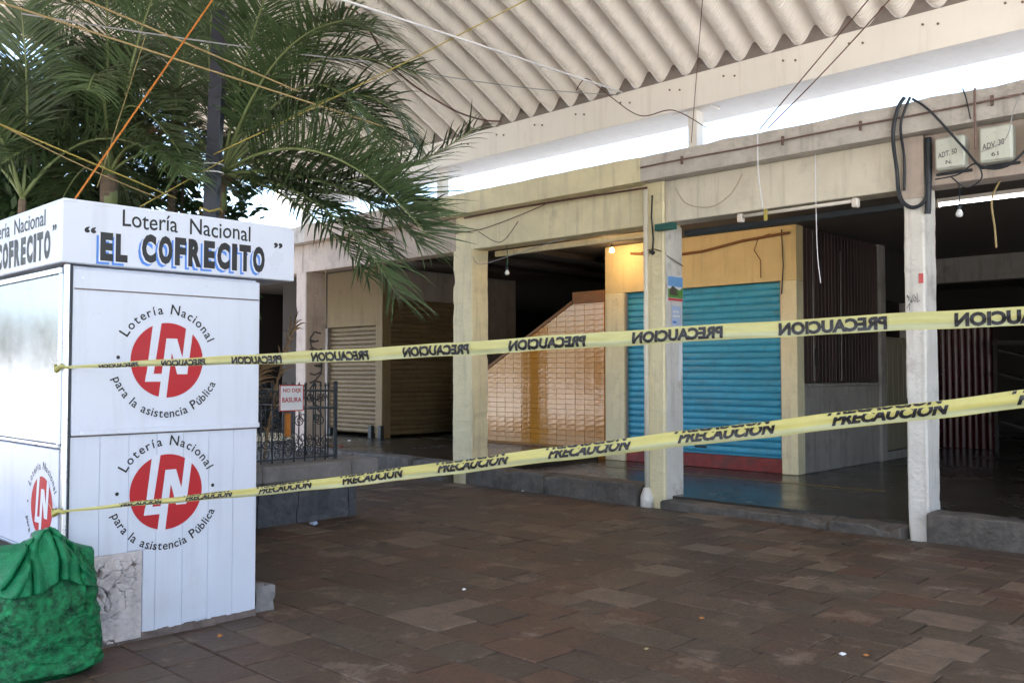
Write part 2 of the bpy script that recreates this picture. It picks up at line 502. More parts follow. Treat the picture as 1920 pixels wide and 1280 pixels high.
mort = MB().grid(lambda u, v: (-19.2 + 23.6 * u, -8 + 16.4 * v, -.0085 + .004 * mnoise.noise(Vector((u * 60, v * 40, 0))) + .012 * mnoise.noise(Vector(((-19.2 + 23.6 * u) * .7, (-8 + 16.4 * v) * .7, 0)))), 180, 130)
mort.build('mortar_bed', mat('dusty_mortar', (.056, .042, .033), .9, .35, 6, .5, 40, dirt=(.10, .08, .07), dscale=2.5), pav, fix=False)
rng = random.Random(3)
pieces = []
y = -8.0
while y < 8.44:
    h = rng.choice((.27, .30, .33))
    y1 = min(y + h, 8.45)
    x = -19.0 - rng.random() * .4
    while x < 4:
        w = rng.choice((.24, .30, .36, .42, .50))
        pieces.append((x, x + w, y, y1)); x += w
    y = y1
seen = []
rest = []
for p in pieces:
    c = ((p[0] + p[1]) / 2, (p[2] + p[3]) / 2, 0)
    if c[0] < -7.7 and c[1] < 5.9:   # under the planter
        rest.append(p); continue
    q = proj(c)
    ok = q and -60 < q[0] < 1980 and 700 < q[1] < 1380 and not (q[0] < 480 and q[1] < 1130 and c[0] < -5.05)
    if ok: seen.append((Vector(c).length, p))
    else: rest.append(p)
seen.sort()
rest += [p for _, p in seen[298:]]
seen = seen[:298]


def set_rnd(me, per):
    at_ = me.attributes.new('rnd', 'FLOAT', 'FACE')
    at_.data.foreach_set('value', per)


for _, p in seen:
    mb = MB(); paver_geo(mb, *p, rng)
    o = mb.build('paver', M['paver'], pav, fix=False)
    set_rnd(o.data, [rng.random()] * len(mb.f))
mb = MB(); per = []
for p in rest:
    k = len(mb.f); paver_geo(mb, *p, rng)
    per += [rng.random()] * (len(mb.f) - k)
o = mb.build('outer_pavers', M['paver'], pav, fix=False); o['kind'] = 'stuff'
set_rnd(o.data, per)

# ------------------------------------------------------------------ vaulted roof
VX0, VX1, VY, VZ = -14.35, 4.6, 8.9, 4.95
PER, SPAN = .35, 12.2


def vault_z(d): return VZ + .58 * d - .58 / SPAN * d * d


vault = thing('vaulted_roof', 'beige corrugated vaulted metal roof on a white steel edge beam', 'roof', (-6, 8.9, 4.0))
prof = [(0, .165), (.02, .155), (.05, .115), (.085, .062), (.12, .02), (.15, .004), (.175, 0), (.20, .004), (.23, .02), (.265, .062), (.30, .115), (.33, .155), (.35, .165)]


def panel():
    mb = MB(); nd = 40
    for k, off in ((0, 0.0), (1, .012)):
        n = len(mb.v)
        for i in range(nd + 1):
            d = SPAN * i / nd
            for (px, pz) in prof:
                mb.v.append((px, VY - d, vault_z(d) + pz + off))
        m_ = len(prof)
        for i in range(nd):
            for j in range(m_ - 1):
                q = (n + i * m_ + j, n + i * m_ + j + 1, n + (i + 1) * m_ + j + 1, n + (i + 1) * m_ + j)
                mb.face(q if k else q[::-1], True)
    return mb.mesh('roof_panel', M['roof'], Vector((0, VY, VZ)), fix=False)


pm = panel()
em = MB()
for k in range(1):
    pass
endm = MB().prism([(-.17, -.004), (.17, -.004), (.15, .006), (.12, .022), (.085, .064), (.05, .118), (.02, .158), (0, .169), (-.02, .158), (-.05, .118), (-.085, .064), (-.12, .022), (-.15, .006)], 'y', -.004, .004).mesh('rib_closure', M['roofend'])
x = VX0
npan = 0
while x < VX1:
    pp = inst('roof_panel', pm, vault, (x, VY, VZ))
    inst('rib_closure', endm, vault, (x, VY - .015, VZ + .002))
    x += PER; npan += 1
VX1 = x
for yy, sg in ((8.9, 1), (8.9 - SPAN, -1)):
    box_part('edge_beam', (VX0 - .3, min(yy - .02 * sg, yy + .04 * sg), 4.56), (VX1 + .1, max(yy - .02 * sg, yy + .04 * sg), VZ - .002), M['beamwhite'], vault)
    a, b_ = sorted((yy + .045 * sg, yy + .70 * sg))
    box_part('gutter_soffit', (VX0 - .3, a, 4.575), (VX1 + .1, b_, 4.66), M['beamwhite'], vault)
    c0, c1 = sorted((yy + .705 * sg, yy + .75 * sg))
    box_part('gutter_side', (VX0 - .3, c0, 4.60), (VX1 + .1, c1, 4.98), M['beamwhite'], vault)
for xx in (VX0 - .08, VX1 + .0):
    mb = MB()
    poly = [(VY - SPAN * i / 30, vault_z(SPAN * i / 30) - .12) for i in range(31)] + [(VY - SPAN * i / 30, vault_z(SPAN * i / 30) + .22) for i in range(30, -1, -1)]
    n = len(mb.v)
    for i in range(31):
        for dx in (0, .07):
            mb.v.append((xx + dx, poly[i][0], poly[i][1])); mb.v.append((xx + dx, poly[61 - i][0], poly[61 - i][1]))
    for i in range(30):
        a = n + 4 * i; b_ = a + 4
        mb.face((a, a + 1, b_ + 1, b_)); mb.face((a + 2, b_ + 2, b_ + 3, a + 3)); mb.face((a, b_, b_ + 2, a + 2)); mb.face((a + 1, a + 3, b_ + 3, b_ + 1))
    mb.build('gable_rim', M['beamwhite'], vault)
for xx in (-13.9, -10.2, -5.76, -1.3, 4.2):
    p = MB().box((xx - .06, 8.98, 4.06), (xx + .06, 9.12, 4.556), .004).build('roof_post', M['beamwhite'], vault)
    MB().box((xx - .22, 8.92, 4.003), (xx + .22, 9.2, 4.06), .004).build('base_plate', M['concrete'], vault)
    MB().box((xx - .26, 8.96, 4.5565), (xx + .26, 9.16, 4.5735), 0).build('cap_plate', M['beamwhite'], vault)
for k in range(18):
    X = -2.2 - k * .55
    for dz in (0, .02):
        pass
bolt = MB().tube([(0, 0, 0), (0, -.012, 0)], .012, 6).mesh('bolt', M['rust'])
for k in range(14):
    X = -2.4 - .72 * k
    for dx, dz in ((0, .03), (.14, 0)):
        inst('bolt', bolt, vault, (X + dx, 8.8795, 4.80 + dz))
for sx in (-13.9, 4.2):
    box_part('roof_column', (sx - .12, 8.9 - SPAN - .12, -.04), (sx + .12, 8.9 - SPAN + .12 - .15, 4.55), M['beamwhite'], vault)

ob = thing('added_building', 'unseen low building added to dim reflections in the stair tiles', 'building', (-8, -18, 0))  # unseen block added to cut bright reflections in the stair tiles
box_part('wall', (-34, -22, -.04), (16, -18, 3.3), M['pink'], ob, 0)
box_part('roof', (-34.4, -22.4, 3.303), (16.4, -17.4, 3.55), M['concrete'], ob, 0)
for k in range(12):
    xa = -33 + k * 4
    if k % 2: box_part('door', (xa, -17.995, -.03), (xa + 2.4, -17.94, 2.5), M['door'], ob, 0)
    else: box_part('window', (xa, -17.995, 1.0), (xa + 2.6, -17.94, 2.4), M['darkwall'], ob, 0)

# ------------------------------------------------------------------ market arcade
arc = thing('market_arcade', 'low concrete market arcade of square columns under the vaulted roof', 'arcade', (-6, 8.6, 0))
AX0, AX1 = -21.0, 6.0
cols = [(-17.4, -17.05, 8.6, 9.0, 'pink', 3.22), (-13.48, -13.17, 8.6, 9.0, 'pink', 3.219), (-9.48, -9.08, 8.6, 8.92, 'cream_y', 3.219),
        (-6.20, -5.91, 8.6, 8.97, 'cream_y', 3.698), (-3.225, -3.04, 8.6, 8.91, 'white_col', 3.698), (-.4, -.15, 8.6, 8.92, 'white_col', 3.698), (2.6, 2.9, 8.6, 8.92, 'white_col', 3.698)]
COLS = []


def rough_column(a, b, m, seed):
    """square shaft with slightly eaten, wavering arrises"""
    x0, y0, z0 = a; x1, y1, z1 = b
    c = .016
    ring = [(x0 + c, y0), (x1 - c, y0), (x1, y0 + c), (x1, y1 - c), (x1 - c, y1), (x0 + c, y1), (x0, y1 - c), (x0, y0 + c)]
    mb = MB(); nz = 90; mx, my = (x0 + x1) / 2, (y0 + y1) / 2
    for i in range(nz + 1):
        z = z0 + (z1 - z0) * i / nz
        for k, (x, y) in enumerate(ring):
            w = mnoise.noise(Vector((x * 5 + seed, y * 5, z * 2.6))) * .008 + mnoise.noise(Vector((x * 5 + seed, y * 5, z * 14))) * .003
            q = mnoise.noise(Vector((round(x / .15) + seed, round(y / .15), z * 4.5)))
            chip = max(0, q - .36) * .05 + max(0, .30 - z) * .03
            sx, sy = (1 if x > mx else -1), (1 if y > my else -1)
            mb.v.append((x + sx * (w - chip) * .8, y + sy * (w - chip) * .8, z))
    for i in range(nz):
        for k in range(8):
            a_, b_ = i * 8 + k, i * 8 + (k + 1) % 8
            mb.face((a_, b_, b_ + 8, a_ + 8))
    mb.face(range(8)); mb.face(range(nz * 8, nz * 8 + 8))
    return mb


for i, (x0, x1, y0, y1, mm, top) in enumerate(cols):
    c = rough_column((x0, y0, -.04), (x1, y1, top), M[mm], i * 3.3).build('column', M[mm], arc)
    COLS.append(c)
# the +X faces of the third column are white-washed
x0, x1, y0, y1 = cols[3][:4]
MB().box((x1 + .005, y0 + .03, .02), (x1 + .009, y1 - .01, 3.2)).build('whitewashed_face', M['white_col'], COLS[3])
MB().box((-3.236, 8.588, 3.12), (-3.029, 8.594, 3.69)).build('bare_plaster_patch', M['pink'], COLS[4])
MB().box((-3.09, 8.588, 2.33), (-3.05, 8.592, 2.42)).build('orange_mark', M['pred'], COLS[4])
# beams bay by bay
xs = [AX0] + [(c[0] + c[1]) / 2 for c in cols] + [AX1]
bm_m = ['pink', 'pink', 'pink', 'cream_y', 'cream_w', 'pink', 'pink', 'pink']
for i in range(len(xs) - 1):
    L0 = xs[i] if i < 4 else cols[i - 1][1] + .003
    L1 = xs[i + 1] if i + 1 < 4 else (cols[i][0] - .003 if i < len(cols) else AX1)
    if i == 2: L0, L1 = xs[2] + .001, cols[2][0] + .02
    if i == 3: L0 = cols[2][0] + .023
    if i == 1: L1 = xs[2] - .001
    MB().box((L0, 8.63, 3.22), (L1, 8.90, 3.697), .008).build('beam', M[bm_m[i]], arc)
# slab edge in pieces of different paint
sl = [(AX0, -13.0, 'concrete'), (-12.997, -9.62, 'pink'), (-9.617, -6.12, 'cream_y'), (-6.117, AX1, 'concrete')]
for (a, b_, mm) in sl:
    mb = MB()
    n = int((b_ - a) / .18) + 1
    rr = random.Random(int(a * 10))
    for i in range(n + 1):
        X = a + (b_ - a) * i / n
        w = mnoise.noise(Vector((X * 1.9, 3.1, 0))) * .018 + (rr.uniform(-.01, .004) if mm == 'concrete' else 0)
        mb.v += [(X, 8.45, 3.70), (X, 8.45 + rr.uniform(-.003, .003), 3.985 + w), (X, 8.9, 4.0), (X, 8.9, 3.70)]
    for i in range(n):
        for k in range(4):
            p_, q_ = i * 4 + k, i * 4 + (k + 1) % 4
            mb.face((p_, q_, q_ + 4, p_ + 4))
    mb.face((0, 1, 2, 3)); mb.face((n * 4, n * 4 + 3, n * 4 + 2, n * 4 + 1))
    mb.build('slab_edge', M[mm], arc)
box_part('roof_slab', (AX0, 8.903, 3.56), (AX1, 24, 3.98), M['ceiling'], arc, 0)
box_part('slab_bounce_sheet', (AX0, 8.903, 3.983), (AX1, 24, 4.0), M['bounce_sheet'], arc, 0)  # pale sheet added to bounce sunlight up onto the gutter soffit
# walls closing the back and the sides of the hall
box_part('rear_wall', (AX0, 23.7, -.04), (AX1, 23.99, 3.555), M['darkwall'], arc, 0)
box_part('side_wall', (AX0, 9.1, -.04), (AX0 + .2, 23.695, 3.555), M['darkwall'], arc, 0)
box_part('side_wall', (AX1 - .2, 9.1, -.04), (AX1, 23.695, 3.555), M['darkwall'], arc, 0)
box_part('interior_beam', (-12.5, 17.0, 3.12), (AX1 - .21, 17.3, 3.555), M['greywall'], arc, 0)
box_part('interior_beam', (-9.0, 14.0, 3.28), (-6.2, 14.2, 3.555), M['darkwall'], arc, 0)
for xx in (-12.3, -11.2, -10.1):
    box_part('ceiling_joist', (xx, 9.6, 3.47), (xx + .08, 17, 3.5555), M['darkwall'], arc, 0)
# conduit on the slab edge with clips, beam-soffit moulding
MB().tube([(-6.1 + .3 * k, 8.425, 3.852 + .004 * math.sin(k)) for k in range(40)], .010, 8).build('conduit', M['rust'], arc)
clip = MB().box((-.012, -.02, -.045), (.012, .0, .045)).mesh('pipe_clip', M['rust'])
for xx in (-5.55, -4.35, -3.55, -2.4, -1.4): inst('pipe_clip', clip, arc, (xx, 8.449, 3.85))
box_part('soffit_rail', (-9.0, 8.96, 3.14), (-6.25, 9.02, 3.215), M['cream_y'], arc)
box_part('soffit_rail', (-5.85, 8.93, 3.10), (-3.25, 9.0, 3.16), M['iron'], arc)
# downpipe on the third column
dp = MB().tube([(-6.13, 8.565, .16), (-6.13, 8.565, 3.62)], .028, 10).build('downpipe', M['cream_w'], COLS[3])
MB().tube([(-6.13, 8.56, -.03), (-6.13, 8.56, .1), (-6.13, 8.56, .17), (-6.13, 8.56, .2)], [.085, .075, .05, .035], 9).build('pipe_shoe', M['white_col'], COLS[3])
MB().tube([(-6.05, 8.585, 3.55), (-6.06, 8.58, 3.3), (-6.04, 8.585, 3.05), (-6.05, 8.58, 2.86)], .009, 6).build('cable', M['hose'], COLS[3])
MB().tube([(-6.08, 8.58, 2.9), (-6.02, 8.57, 2.88)], .02, 6).build('cable_joint', M['hose'], COLS[3])

# kerbs and floors
fl = MB().box((-9.3, 8.74, -.04), (AX1 - .21, 23.69, .11)).build('floor', M['floor']); fl['kind'] = 'structure'
fl = MB().box((AX0 + .21, 8.74, -.045), (-9.303, 23.69, .252)).build('floor', M['floor']); fl['kind'] = 'structure'
rk = random.Random(11)


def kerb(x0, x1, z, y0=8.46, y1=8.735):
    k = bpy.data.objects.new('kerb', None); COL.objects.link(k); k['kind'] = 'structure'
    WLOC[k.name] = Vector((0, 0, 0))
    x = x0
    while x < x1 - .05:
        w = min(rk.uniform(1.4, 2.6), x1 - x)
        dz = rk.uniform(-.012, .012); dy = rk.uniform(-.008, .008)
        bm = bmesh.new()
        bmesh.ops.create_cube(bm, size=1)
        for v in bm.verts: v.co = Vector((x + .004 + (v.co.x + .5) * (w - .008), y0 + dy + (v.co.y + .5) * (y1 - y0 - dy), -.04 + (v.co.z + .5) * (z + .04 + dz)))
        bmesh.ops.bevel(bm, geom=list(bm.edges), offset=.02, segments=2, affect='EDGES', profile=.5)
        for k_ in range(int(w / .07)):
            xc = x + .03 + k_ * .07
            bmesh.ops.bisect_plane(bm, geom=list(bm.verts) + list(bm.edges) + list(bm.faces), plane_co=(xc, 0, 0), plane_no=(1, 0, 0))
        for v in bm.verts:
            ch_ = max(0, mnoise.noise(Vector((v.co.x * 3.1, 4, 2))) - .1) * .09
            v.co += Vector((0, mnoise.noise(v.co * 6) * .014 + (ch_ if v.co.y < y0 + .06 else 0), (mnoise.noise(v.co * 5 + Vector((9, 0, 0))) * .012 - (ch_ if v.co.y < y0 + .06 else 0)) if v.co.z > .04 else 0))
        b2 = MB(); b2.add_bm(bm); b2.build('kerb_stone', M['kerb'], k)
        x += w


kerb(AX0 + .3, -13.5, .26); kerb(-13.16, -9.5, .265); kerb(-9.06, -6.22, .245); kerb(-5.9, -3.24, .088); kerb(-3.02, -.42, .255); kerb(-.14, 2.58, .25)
# yellow guide line worn on the hall floor
mb = MB().box((-8.9, 10.75, .1125), (-4.3, 10.80, .1145))
o = mb.build('painted_floor_line', mat('worn_yellow_line', (.26, .19, .06), .5, .4, 12, 0)); o['kind'] = 'structure'


# ------------------------------------------------------------------ roller shutters and shops
def slat_mesh(name, ln, h, m, axis='x'):
    pr = [(0, 0), (-.006, h * .06), (-.02, h * .25), (-.024, h * .5), (-.02, h * .75), (-.006, h * .93), (0, h * .98), (.004, h * .98), (.004, 0)]
    mb = MB(); mb.prism(pr, 'x', 0, ln)
    for i in range(len(mb.sm)): mb.sm[i] = False
    me = mb.mesh(name, m)
    if axis == 'y':    # turn so that it runs along +Y and faces +X
        for v in me.vertices: v.co = Vector((-v.co.y, v.co.x, v.co.z))
    return me


def shutter(parent, x0, x1, y, z0, z1, n, m, axis='x'):
    h = (z1 - z0) / n
    me = slat_mesh('slat', x1 - x0, h, M[m], axis)
    if axis == 'x': s = MB().box((x0, y + .02, z0), (x1, y + .05, z1)).build('roller_shutter', M[m], parent)
    else: s = MB().box((y - .05, x0, z0), (y - .02, x1, z1)).build('roller_shutter', M[m], parent)
    for k in range(n):
        o_ = inst('slat', me, s, (x0, y + random.uniform(-.002, .002), z0 + k * h) if axis == 'x' else (y + random.uniform(-.002, .002), x0, z0 + k * h))
        if axis == 'x': o_.rotation_euler = (random.uniform(-.02, .02), random.uniform(-.0012, .0012), random.uniform(-.001, .001))
    return s


bs = thing('shop', 'ochre walled shop with a closed turquoise roller shutter', 'shop', (-7.4, 11.65, .11), 'shops inside the arcade')
W = 11.65
box_part('header_wall', (-9.15, W, 2.79), (-5.82, W + .2, 3.555), M['shopwall'], bs, .005)
box_part('pilaster', (-9.15, W - .01, .112), (-8.76, W + .2, 2.788), M['cream_y'], bs, .008)
box_part('pilaster', (-6.06, W - .01, .112), (-5.82, W + .2, 2.788), M['cream_y'], bs, .008)
shutter(bs, -8.755, -6.065, W + .09, .34, 2.786, 25, 'bluesh')
for xx in (-8.757, -6.083): box_part('guide_rail', (xx, W + .02, .315), (xx + .02, W + .064, 2.786), M['greywall'], bs, .003)
box_part('shutter_bottom_bar', (-8.755, W + .055, .315), (-6.065, W + .13, .338), M['bluesh'], bs, .004)
MB().box((-7.5, W + .035, .40), (-7.3, W + .062, .43), .006).build('pull_handle', M['iron'], bs)
MB().box((-8.70, W + .03, .36), (-8.62, W + .062, .45), .006).build('lock', M['iron'], bs)
box_part('red_plinth', (-8.755, W + .03, .112), (-6.065, W + .2, .31), M['redpl'], bs, .008)
box_part('plaster_wall', (-6.0, W + .203, .112), (-5.82, 14.4, 1.36), M['greywall'], bs, .01)
box_part('backing_wall', (-6.02, W + .203, 1.363), (-5.85, 14.4, 3.555), M['plank'], bs, 0)
pk = MB().box((0, 0, 0), (.022, .105, 2.17), .004).mesh('plank', M['plank'])
for k in range(24):
    inst('plank', pk, bs, (-5.849, W + .22 + k * .112, 1.372 + random.uniform(-.006, .006)))
box_part('wall_ledge', (-5.818, W + .3, 1.31), (-5.79, 14.3, 1.355), M['greywall'], bs, .01)
box_part('wall_notice', (-5.8265, 12.15, 1.62), (-5.823, 12.28, 1.86), M['darkwall'], bs, 0)
box_part('side_jamb', (-6.0, 14.41, .112), (-5.78, 14.62, 3.555), M['greywall'], bs, .006)
d = box_part('door', (-5.96, 14.625, .25), (-5.88, 15.75, 2.1), M['door'], bs, .006)
for k in range(5): box_part('door_board', (-5.878, 14.64 + k * .222, .26), (-5.862, 14.64 + k * .222 + .214, 2.09), M['door'], d, .004)
box_part('door_sill', (-5.98, 14.625, .112), (-5.80, 15.75, .246), M['greywall'], bs, .006)
box_part('upper_wall', (-6.0, 14.625, 2.7), (-5.9, 15.75, 3.555), M['darkwall'], bs, 0)
box_part('end_wall', (-6.0, 15.755, .112), (-5.86, 16.98, 3.555), M['greywall'], bs, 0)
MB().tube([(-6.03, W - .03, 2.6), (-6.0, W - .03, 3.0), (-6.02, W - .03, 3.5)], .008, 6).build('cable', M['hose'], bs)
MB().tube([(-6.35, W - .02, 2.85), (-6.35, W - .02, 3.1), (-6.45, W - .02, 3.25), (-6.38, W - .02, 3.42), (-6.2, W - .02, 3.46)], .006, 6).build('cable', M['wood'], bs)
MB().tube([(-8.6, W - .04, 3.40), (-7.8, W - .04, 3.30), (-7.3, W - .04, 3.31), (-6.6, W - .05, 3.40), (-5.9, W - .05, 3.44)], .02, 8).build('conduit', M['wood'], bs)
MB().tube([(-5.80, 12.1, 1.4), (-5.80, 12.1, 3.5)], .008, 6).build('cable', M['greywall'], bs)
MB().tube([(-5.80, 13.0, 1.4), (-5.80, 13.0, 3.3)], .006, 6).build('cable', M['greywall'], bs)

b2 = thing('shop', 'beige shop with two drab closed roller shutters behind the fence', 'shop', (-13.95, 10.8, .25), 'shops inside the arcade')
box_part('header_wall', (-15.75, 10.8, 2.44), (-14.12, 11.0, 3.555), M['shop2'], b2, .004)
box_part('front_wall', (-17.5, 10.83, 2.44), (-15.755, 11.0, 3.555), M['darkwall'], b2, .004)  # coloured dark to stand for the unlit bay
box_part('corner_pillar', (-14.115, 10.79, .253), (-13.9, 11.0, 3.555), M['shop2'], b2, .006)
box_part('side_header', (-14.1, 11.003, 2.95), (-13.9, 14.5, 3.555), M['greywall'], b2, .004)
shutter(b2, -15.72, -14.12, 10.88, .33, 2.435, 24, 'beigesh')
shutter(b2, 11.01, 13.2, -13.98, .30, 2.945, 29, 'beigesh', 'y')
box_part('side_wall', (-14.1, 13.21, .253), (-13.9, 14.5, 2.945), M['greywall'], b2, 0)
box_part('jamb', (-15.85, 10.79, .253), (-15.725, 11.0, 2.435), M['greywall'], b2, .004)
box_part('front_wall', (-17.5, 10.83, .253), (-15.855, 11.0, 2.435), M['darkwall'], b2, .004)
for xx in (-14.17, -13.87): box_part('shutter_foot', (xx - .05, 10.70, .253), (xx + .05, 10.785, .5), M['iron'], b2, .006)
box_part('shutter_lock', (-15.68, 10.78, .256), (-15.6, 10.87, .40), M['iron'], b2, .006)

# brown glazed stair flank
st = thing('staircase', 'staircase with a flank of glossy brown glazed tiles', 'staircase', (-10.9, 11.65, .11))
SX0, SX1, SXk = -12.75, -9.155, -9.83
sl_ = (2.66 - 1.60) / (SXk - (-11.8))


def stair_top(x): return 2.66 + (x - SXk) * sl_ if x < SXk else 2.66


Y0 = 11.64
poly = [(SX0, .254), (-9.304, .254), (-9.304, .113), (SX1, .113), (SX1, 2.655), (SXk, 2.655), (SX0, stair_top(SX0))]
core = MB().prism(poly, 'y', Y0 + .008, Y0 + .15).build('flank_wall', M['grout'], st)
tw, th = .205, .087
tm = MB().box((.0015, 0, .0015), (tw - .0015, .022, th - .0015), .0025).mesh('tile', M['tile'])
rt = random.Random(5)
zr = .115; nt_ = 0
while zr < 2.66:
    xx = SX1 - tw
    while xx > SX0 - tw:
        if zr < .25 and xx < -9.3:
            xx -= tw; continue
        t0, t1 = stair_top(xx + .004), stair_top(min(xx + tw, SX1) - .004)
        lo = zr
        q = proj((xx + tw / 2, Y0, zr))
        if lo < max(t0, t1) - .012 and xx > SX0:
            nt_ += 1
            if zr + th <= min(t0, t1):
                o = inst('tile', tm, core, (xx, Y0 - .016 + rt.uniform(-.0025, .0025), zr))
                o.rotation_euler = (rt.uniform(-.005, .005), 0, rt.uniform(-.004, .004))
            else:
                xa, xb = xx + .003, xx + tw - .003
                pts = [(xa, lo + .003)]
                n_ = 6
                bot = []; top = []
                for i in range(n_ + 1):
                    X = xa + (xb - xa) * i / n_
                    T = min(lo + th - .003, stair_top(X) - .002)
                    if T > lo + .006: bot.append((X, lo + .003)); top.append((X, T))
                if len(bot) >= 2:
                    MB().prism(bot + top[::-1], 'y', Y0 - .016, Y0 + .006).build('tile', M['tile'], core)
        xx -= tw
    zr += th
# sloping timber string, top board, steps and handrail behind
mb = MB(); mb.prism([(SX0, stair_top(SX0) + .003), (SXk, 2.663), (SXk, 2.72), (SX0, stair_top(SX0) + .06)], 'y', Y0 - .03, Y0 + .17)
mb.build('sloping_string', M['wood'], st)
box_part('top_board', (SXk + .003, Y0 - .02, 2.66), (SX1, Y0 + .17, 2.86), M['wood'], st, .006)
nst = 12
for k in range(nst):
    xa = SX0 + (SX1 - SX0) * k / nst
    za = max(.3, stair_top(xa + .1) - .12)
    box_part('step', (xa, Y0 + .18, za - .15), (xa + (SX1 - SX0) / nst - .004, Y0 + 1.3, za), M['darkwall'], st, .006)

# maroon corrugated door deep in the hall
md = thing('corrugated_door', 'maroon glossy corrugated sheet door deep inside the hall', 'door', (-5.6, 18, .11))
for k in range(9):
    xa = -6.25 + k * .115
    mb = MB(); mb.grid(lambda u, v: (xa + .115 * u, 18 - .03 * math.sin(u * math.pi), .12 + 2.5 * v), 8, 1)
    mb.build('rib', M['maroon'], md)
box_part('frame', (-6.26, 18.003, .112), (-5.2, 18.06, 2.7), M['maroon'], md, .005)
rk2 = thing('timber_rack', 'dark timber rack with sloping shelves inside the hall', 'rack', (-4.2, 17.5, .11))
for k in range(4):
    MB().prism([(-5.0, 1.9 - .42 * k), (-3.4, 1.45 - .42 * k), (-3.4, 1.49 - .42 * k), (-5.0, 1.94 - .42 * k)], 'y', 17.6, 18.1).build('shelf', M['darkwall'], rk2)
for xx in (-5.05, -4.2, -3.38): box_part('upright', (xx, 17.55, .112), (xx + .06, 17.598, 2.1), M['darkwall'], rk2, 0)
box_part('top_rail', (-5.05, 17.48, 2.0), (-3.3, 17.545, 2.08), M['darkwall'], rk2, 0)


# ------------------------------------------------------------------ lamps
def bulb(name, label, p, top, lit=False, m_cord='hose'):
    p = Vector(p)
    t = thing(name, label, 'lamp', (p.x, p.y, top), 'bare bulbs on cords')
    MB().tube([(p.x, p.y, top), (p.x + .004, p.y, (p.z + top) / 2), (p.x, p.y, p.z + .07)], .005, 6).build('cord', M[m_cord], t)
    MB().tube([(p.x, p.y, p.z + .075), (p.x, p.y, p.z + .035)], .019, 10).build('socket', M['iron'], t)
    prf = [(.014, .04), (.018, .025), (.028, .008), (.032, -.008), (.028, -.024), (.016, -.035), (.002, -.038)]
    mb = MB(); mb.tube([(p.x, p.y, p.z + h) for _, h in prf], [r for r, _ in prf], 14)
    mb.build('glass_bulb', emis('lit_filament', (1, .62, .25), 30) if lit else M['glass'], t)
    if lit:
        ld = bpy.data.lights.new('bulb_light', 'POINT'); ld.energy = lit; ld.color = (1, .60, .28); ld.shadow_soft_size = .035
        lo = bpy.data.objects.new('bulb_light', ld); COL.objects.link(lo); lo.parent = t
        lo.location = Vector((p.x, p.y, p.z - .06)) - WLOC[t.name]
    return t


bulb('ceiling_bulb', 'lit warm bare bulb under the ceiling beside the ochre shop wall', (-8.66, 11.2, 3.42), 3.559, 1.8)
bulb('ceiling_bulb', 'lit bare bulb hidden behind the column with the posters', (-6.62, 9.75, 3.42), 3.559, 6.0)
bulb('hanging_bulb', 'unlit bare bulb on a green cord beside the yellow column', (-8.52, 8.72, 2.86), 3.222, False, 'green')
bulb('hanging_bulb', 'unlit bare bulb hanging on a black cord near the meter boxes', (-2.78, 8.75, 2.96), 3.222, False)
bt = thing('white_batten', 'white pipe with elbow ends fixed along the cream beam', 'pipe', (-4.28, 8.55, 3.2))
MB().tube([(-4.9, 8.56, 3.16), (-3.66, 8.56, 3.165)], .018, 10).build('pipe', M['white_pvc'], bt)
for xx in (-4.9, -3.66): MB().box((xx - .03, 8.53, 3.10), (xx + .03, 8.6, 3.19), .01).build('elbow', M['white_pvc'], bt)
MB().box((-4.62, 8.53, 3.08), (-4.58, 8.55, 3.2), .005).build('clip', M['yrope'], bt)
tb = thing('fluorescent_lamp', 'lit white fluorescent tube under the beam beyond the meter boxes', 'lamp', (-2.3, 9.5, 3.2))
MB().tube([(-3.2, 9.5, 3.187), (-1.9, 9.5, 3.187)], .009, 10).build('tube', emis('tube_glow', (.95, 1, 1), 3.5), tb)
MB().box((-3.22, 9.46, 3.21), (-1.88, 9.54, 3.25), .004).build('housing', M['white_pvc'], tb)
for xx in (-3.0, -2.1): MB().tube([(xx, 9.5, 3.25), (xx, 9.5, 3.558)], .006, 6).build('hanger', M['iron'], tb)
for xx in (-3.215, -1.885): MB().box((xx - .012, 9.475, 3.165), (xx + .012, 9.525, 3.209), .003).build('end_cap', M['white_pvc'], tb)
gb = MB().box((-5.98, 8.52, 3.12), (-5.72, 8.595, 3.2), .008).build('painted_bracket', M['green'], None, (-5.85, 8.55, 3.1))
tag(gb, 'green painted timber bracket at the head of the column with posters', 'bracket')


# ------------------------------------------------------------------ meter boxes and cables on the right
def meter_box(x0, z0, w, h, txt, label):
    t = thing('meter_box', label, 'meter box', (x0 + w / 2, 8.6, z0), 'electric meter boxes on the beam')
    MB().box((x0, 8.50, z0), (x0 + w, 8.628, z0 + h), .015).build('casing', M['meter'], t)
    MB().box((x0 + .015, 8.492, z0 + .015), (x0 + w - .015, 8.4985, z0 + h - .015), .003).build('cover', M['meter'], t)
    v, f = text2d(txt[0], .015); v = fit(v, (x0 + .03, z0 + h * .33, x0 + w - .06, z0 + h * .5))
    mb = MB(); add_flat(mb, v, f, lambda a, b: (a, 8.4905, b + .15 * (a - x0))); mb.build('marking', M['scribble'], t, fix=False); mb = MB()
    v, f = text2d(txt[1], .015); v = fit(v, (x0 + w * .38, z0 + h * .14, x0 + w * .6, z0 + h * .26))
    add_flat(mb, v, f, lambda a, b: (a, 8.4905, b)); mb.build('marking', M['scribble'], t, fix=False)
    MB().box((x0 - .03, 8.61, z0 - .03), (x0 + w + .03, 8.626, z0 - .004), .004).build('bracket', M['hose'], t)


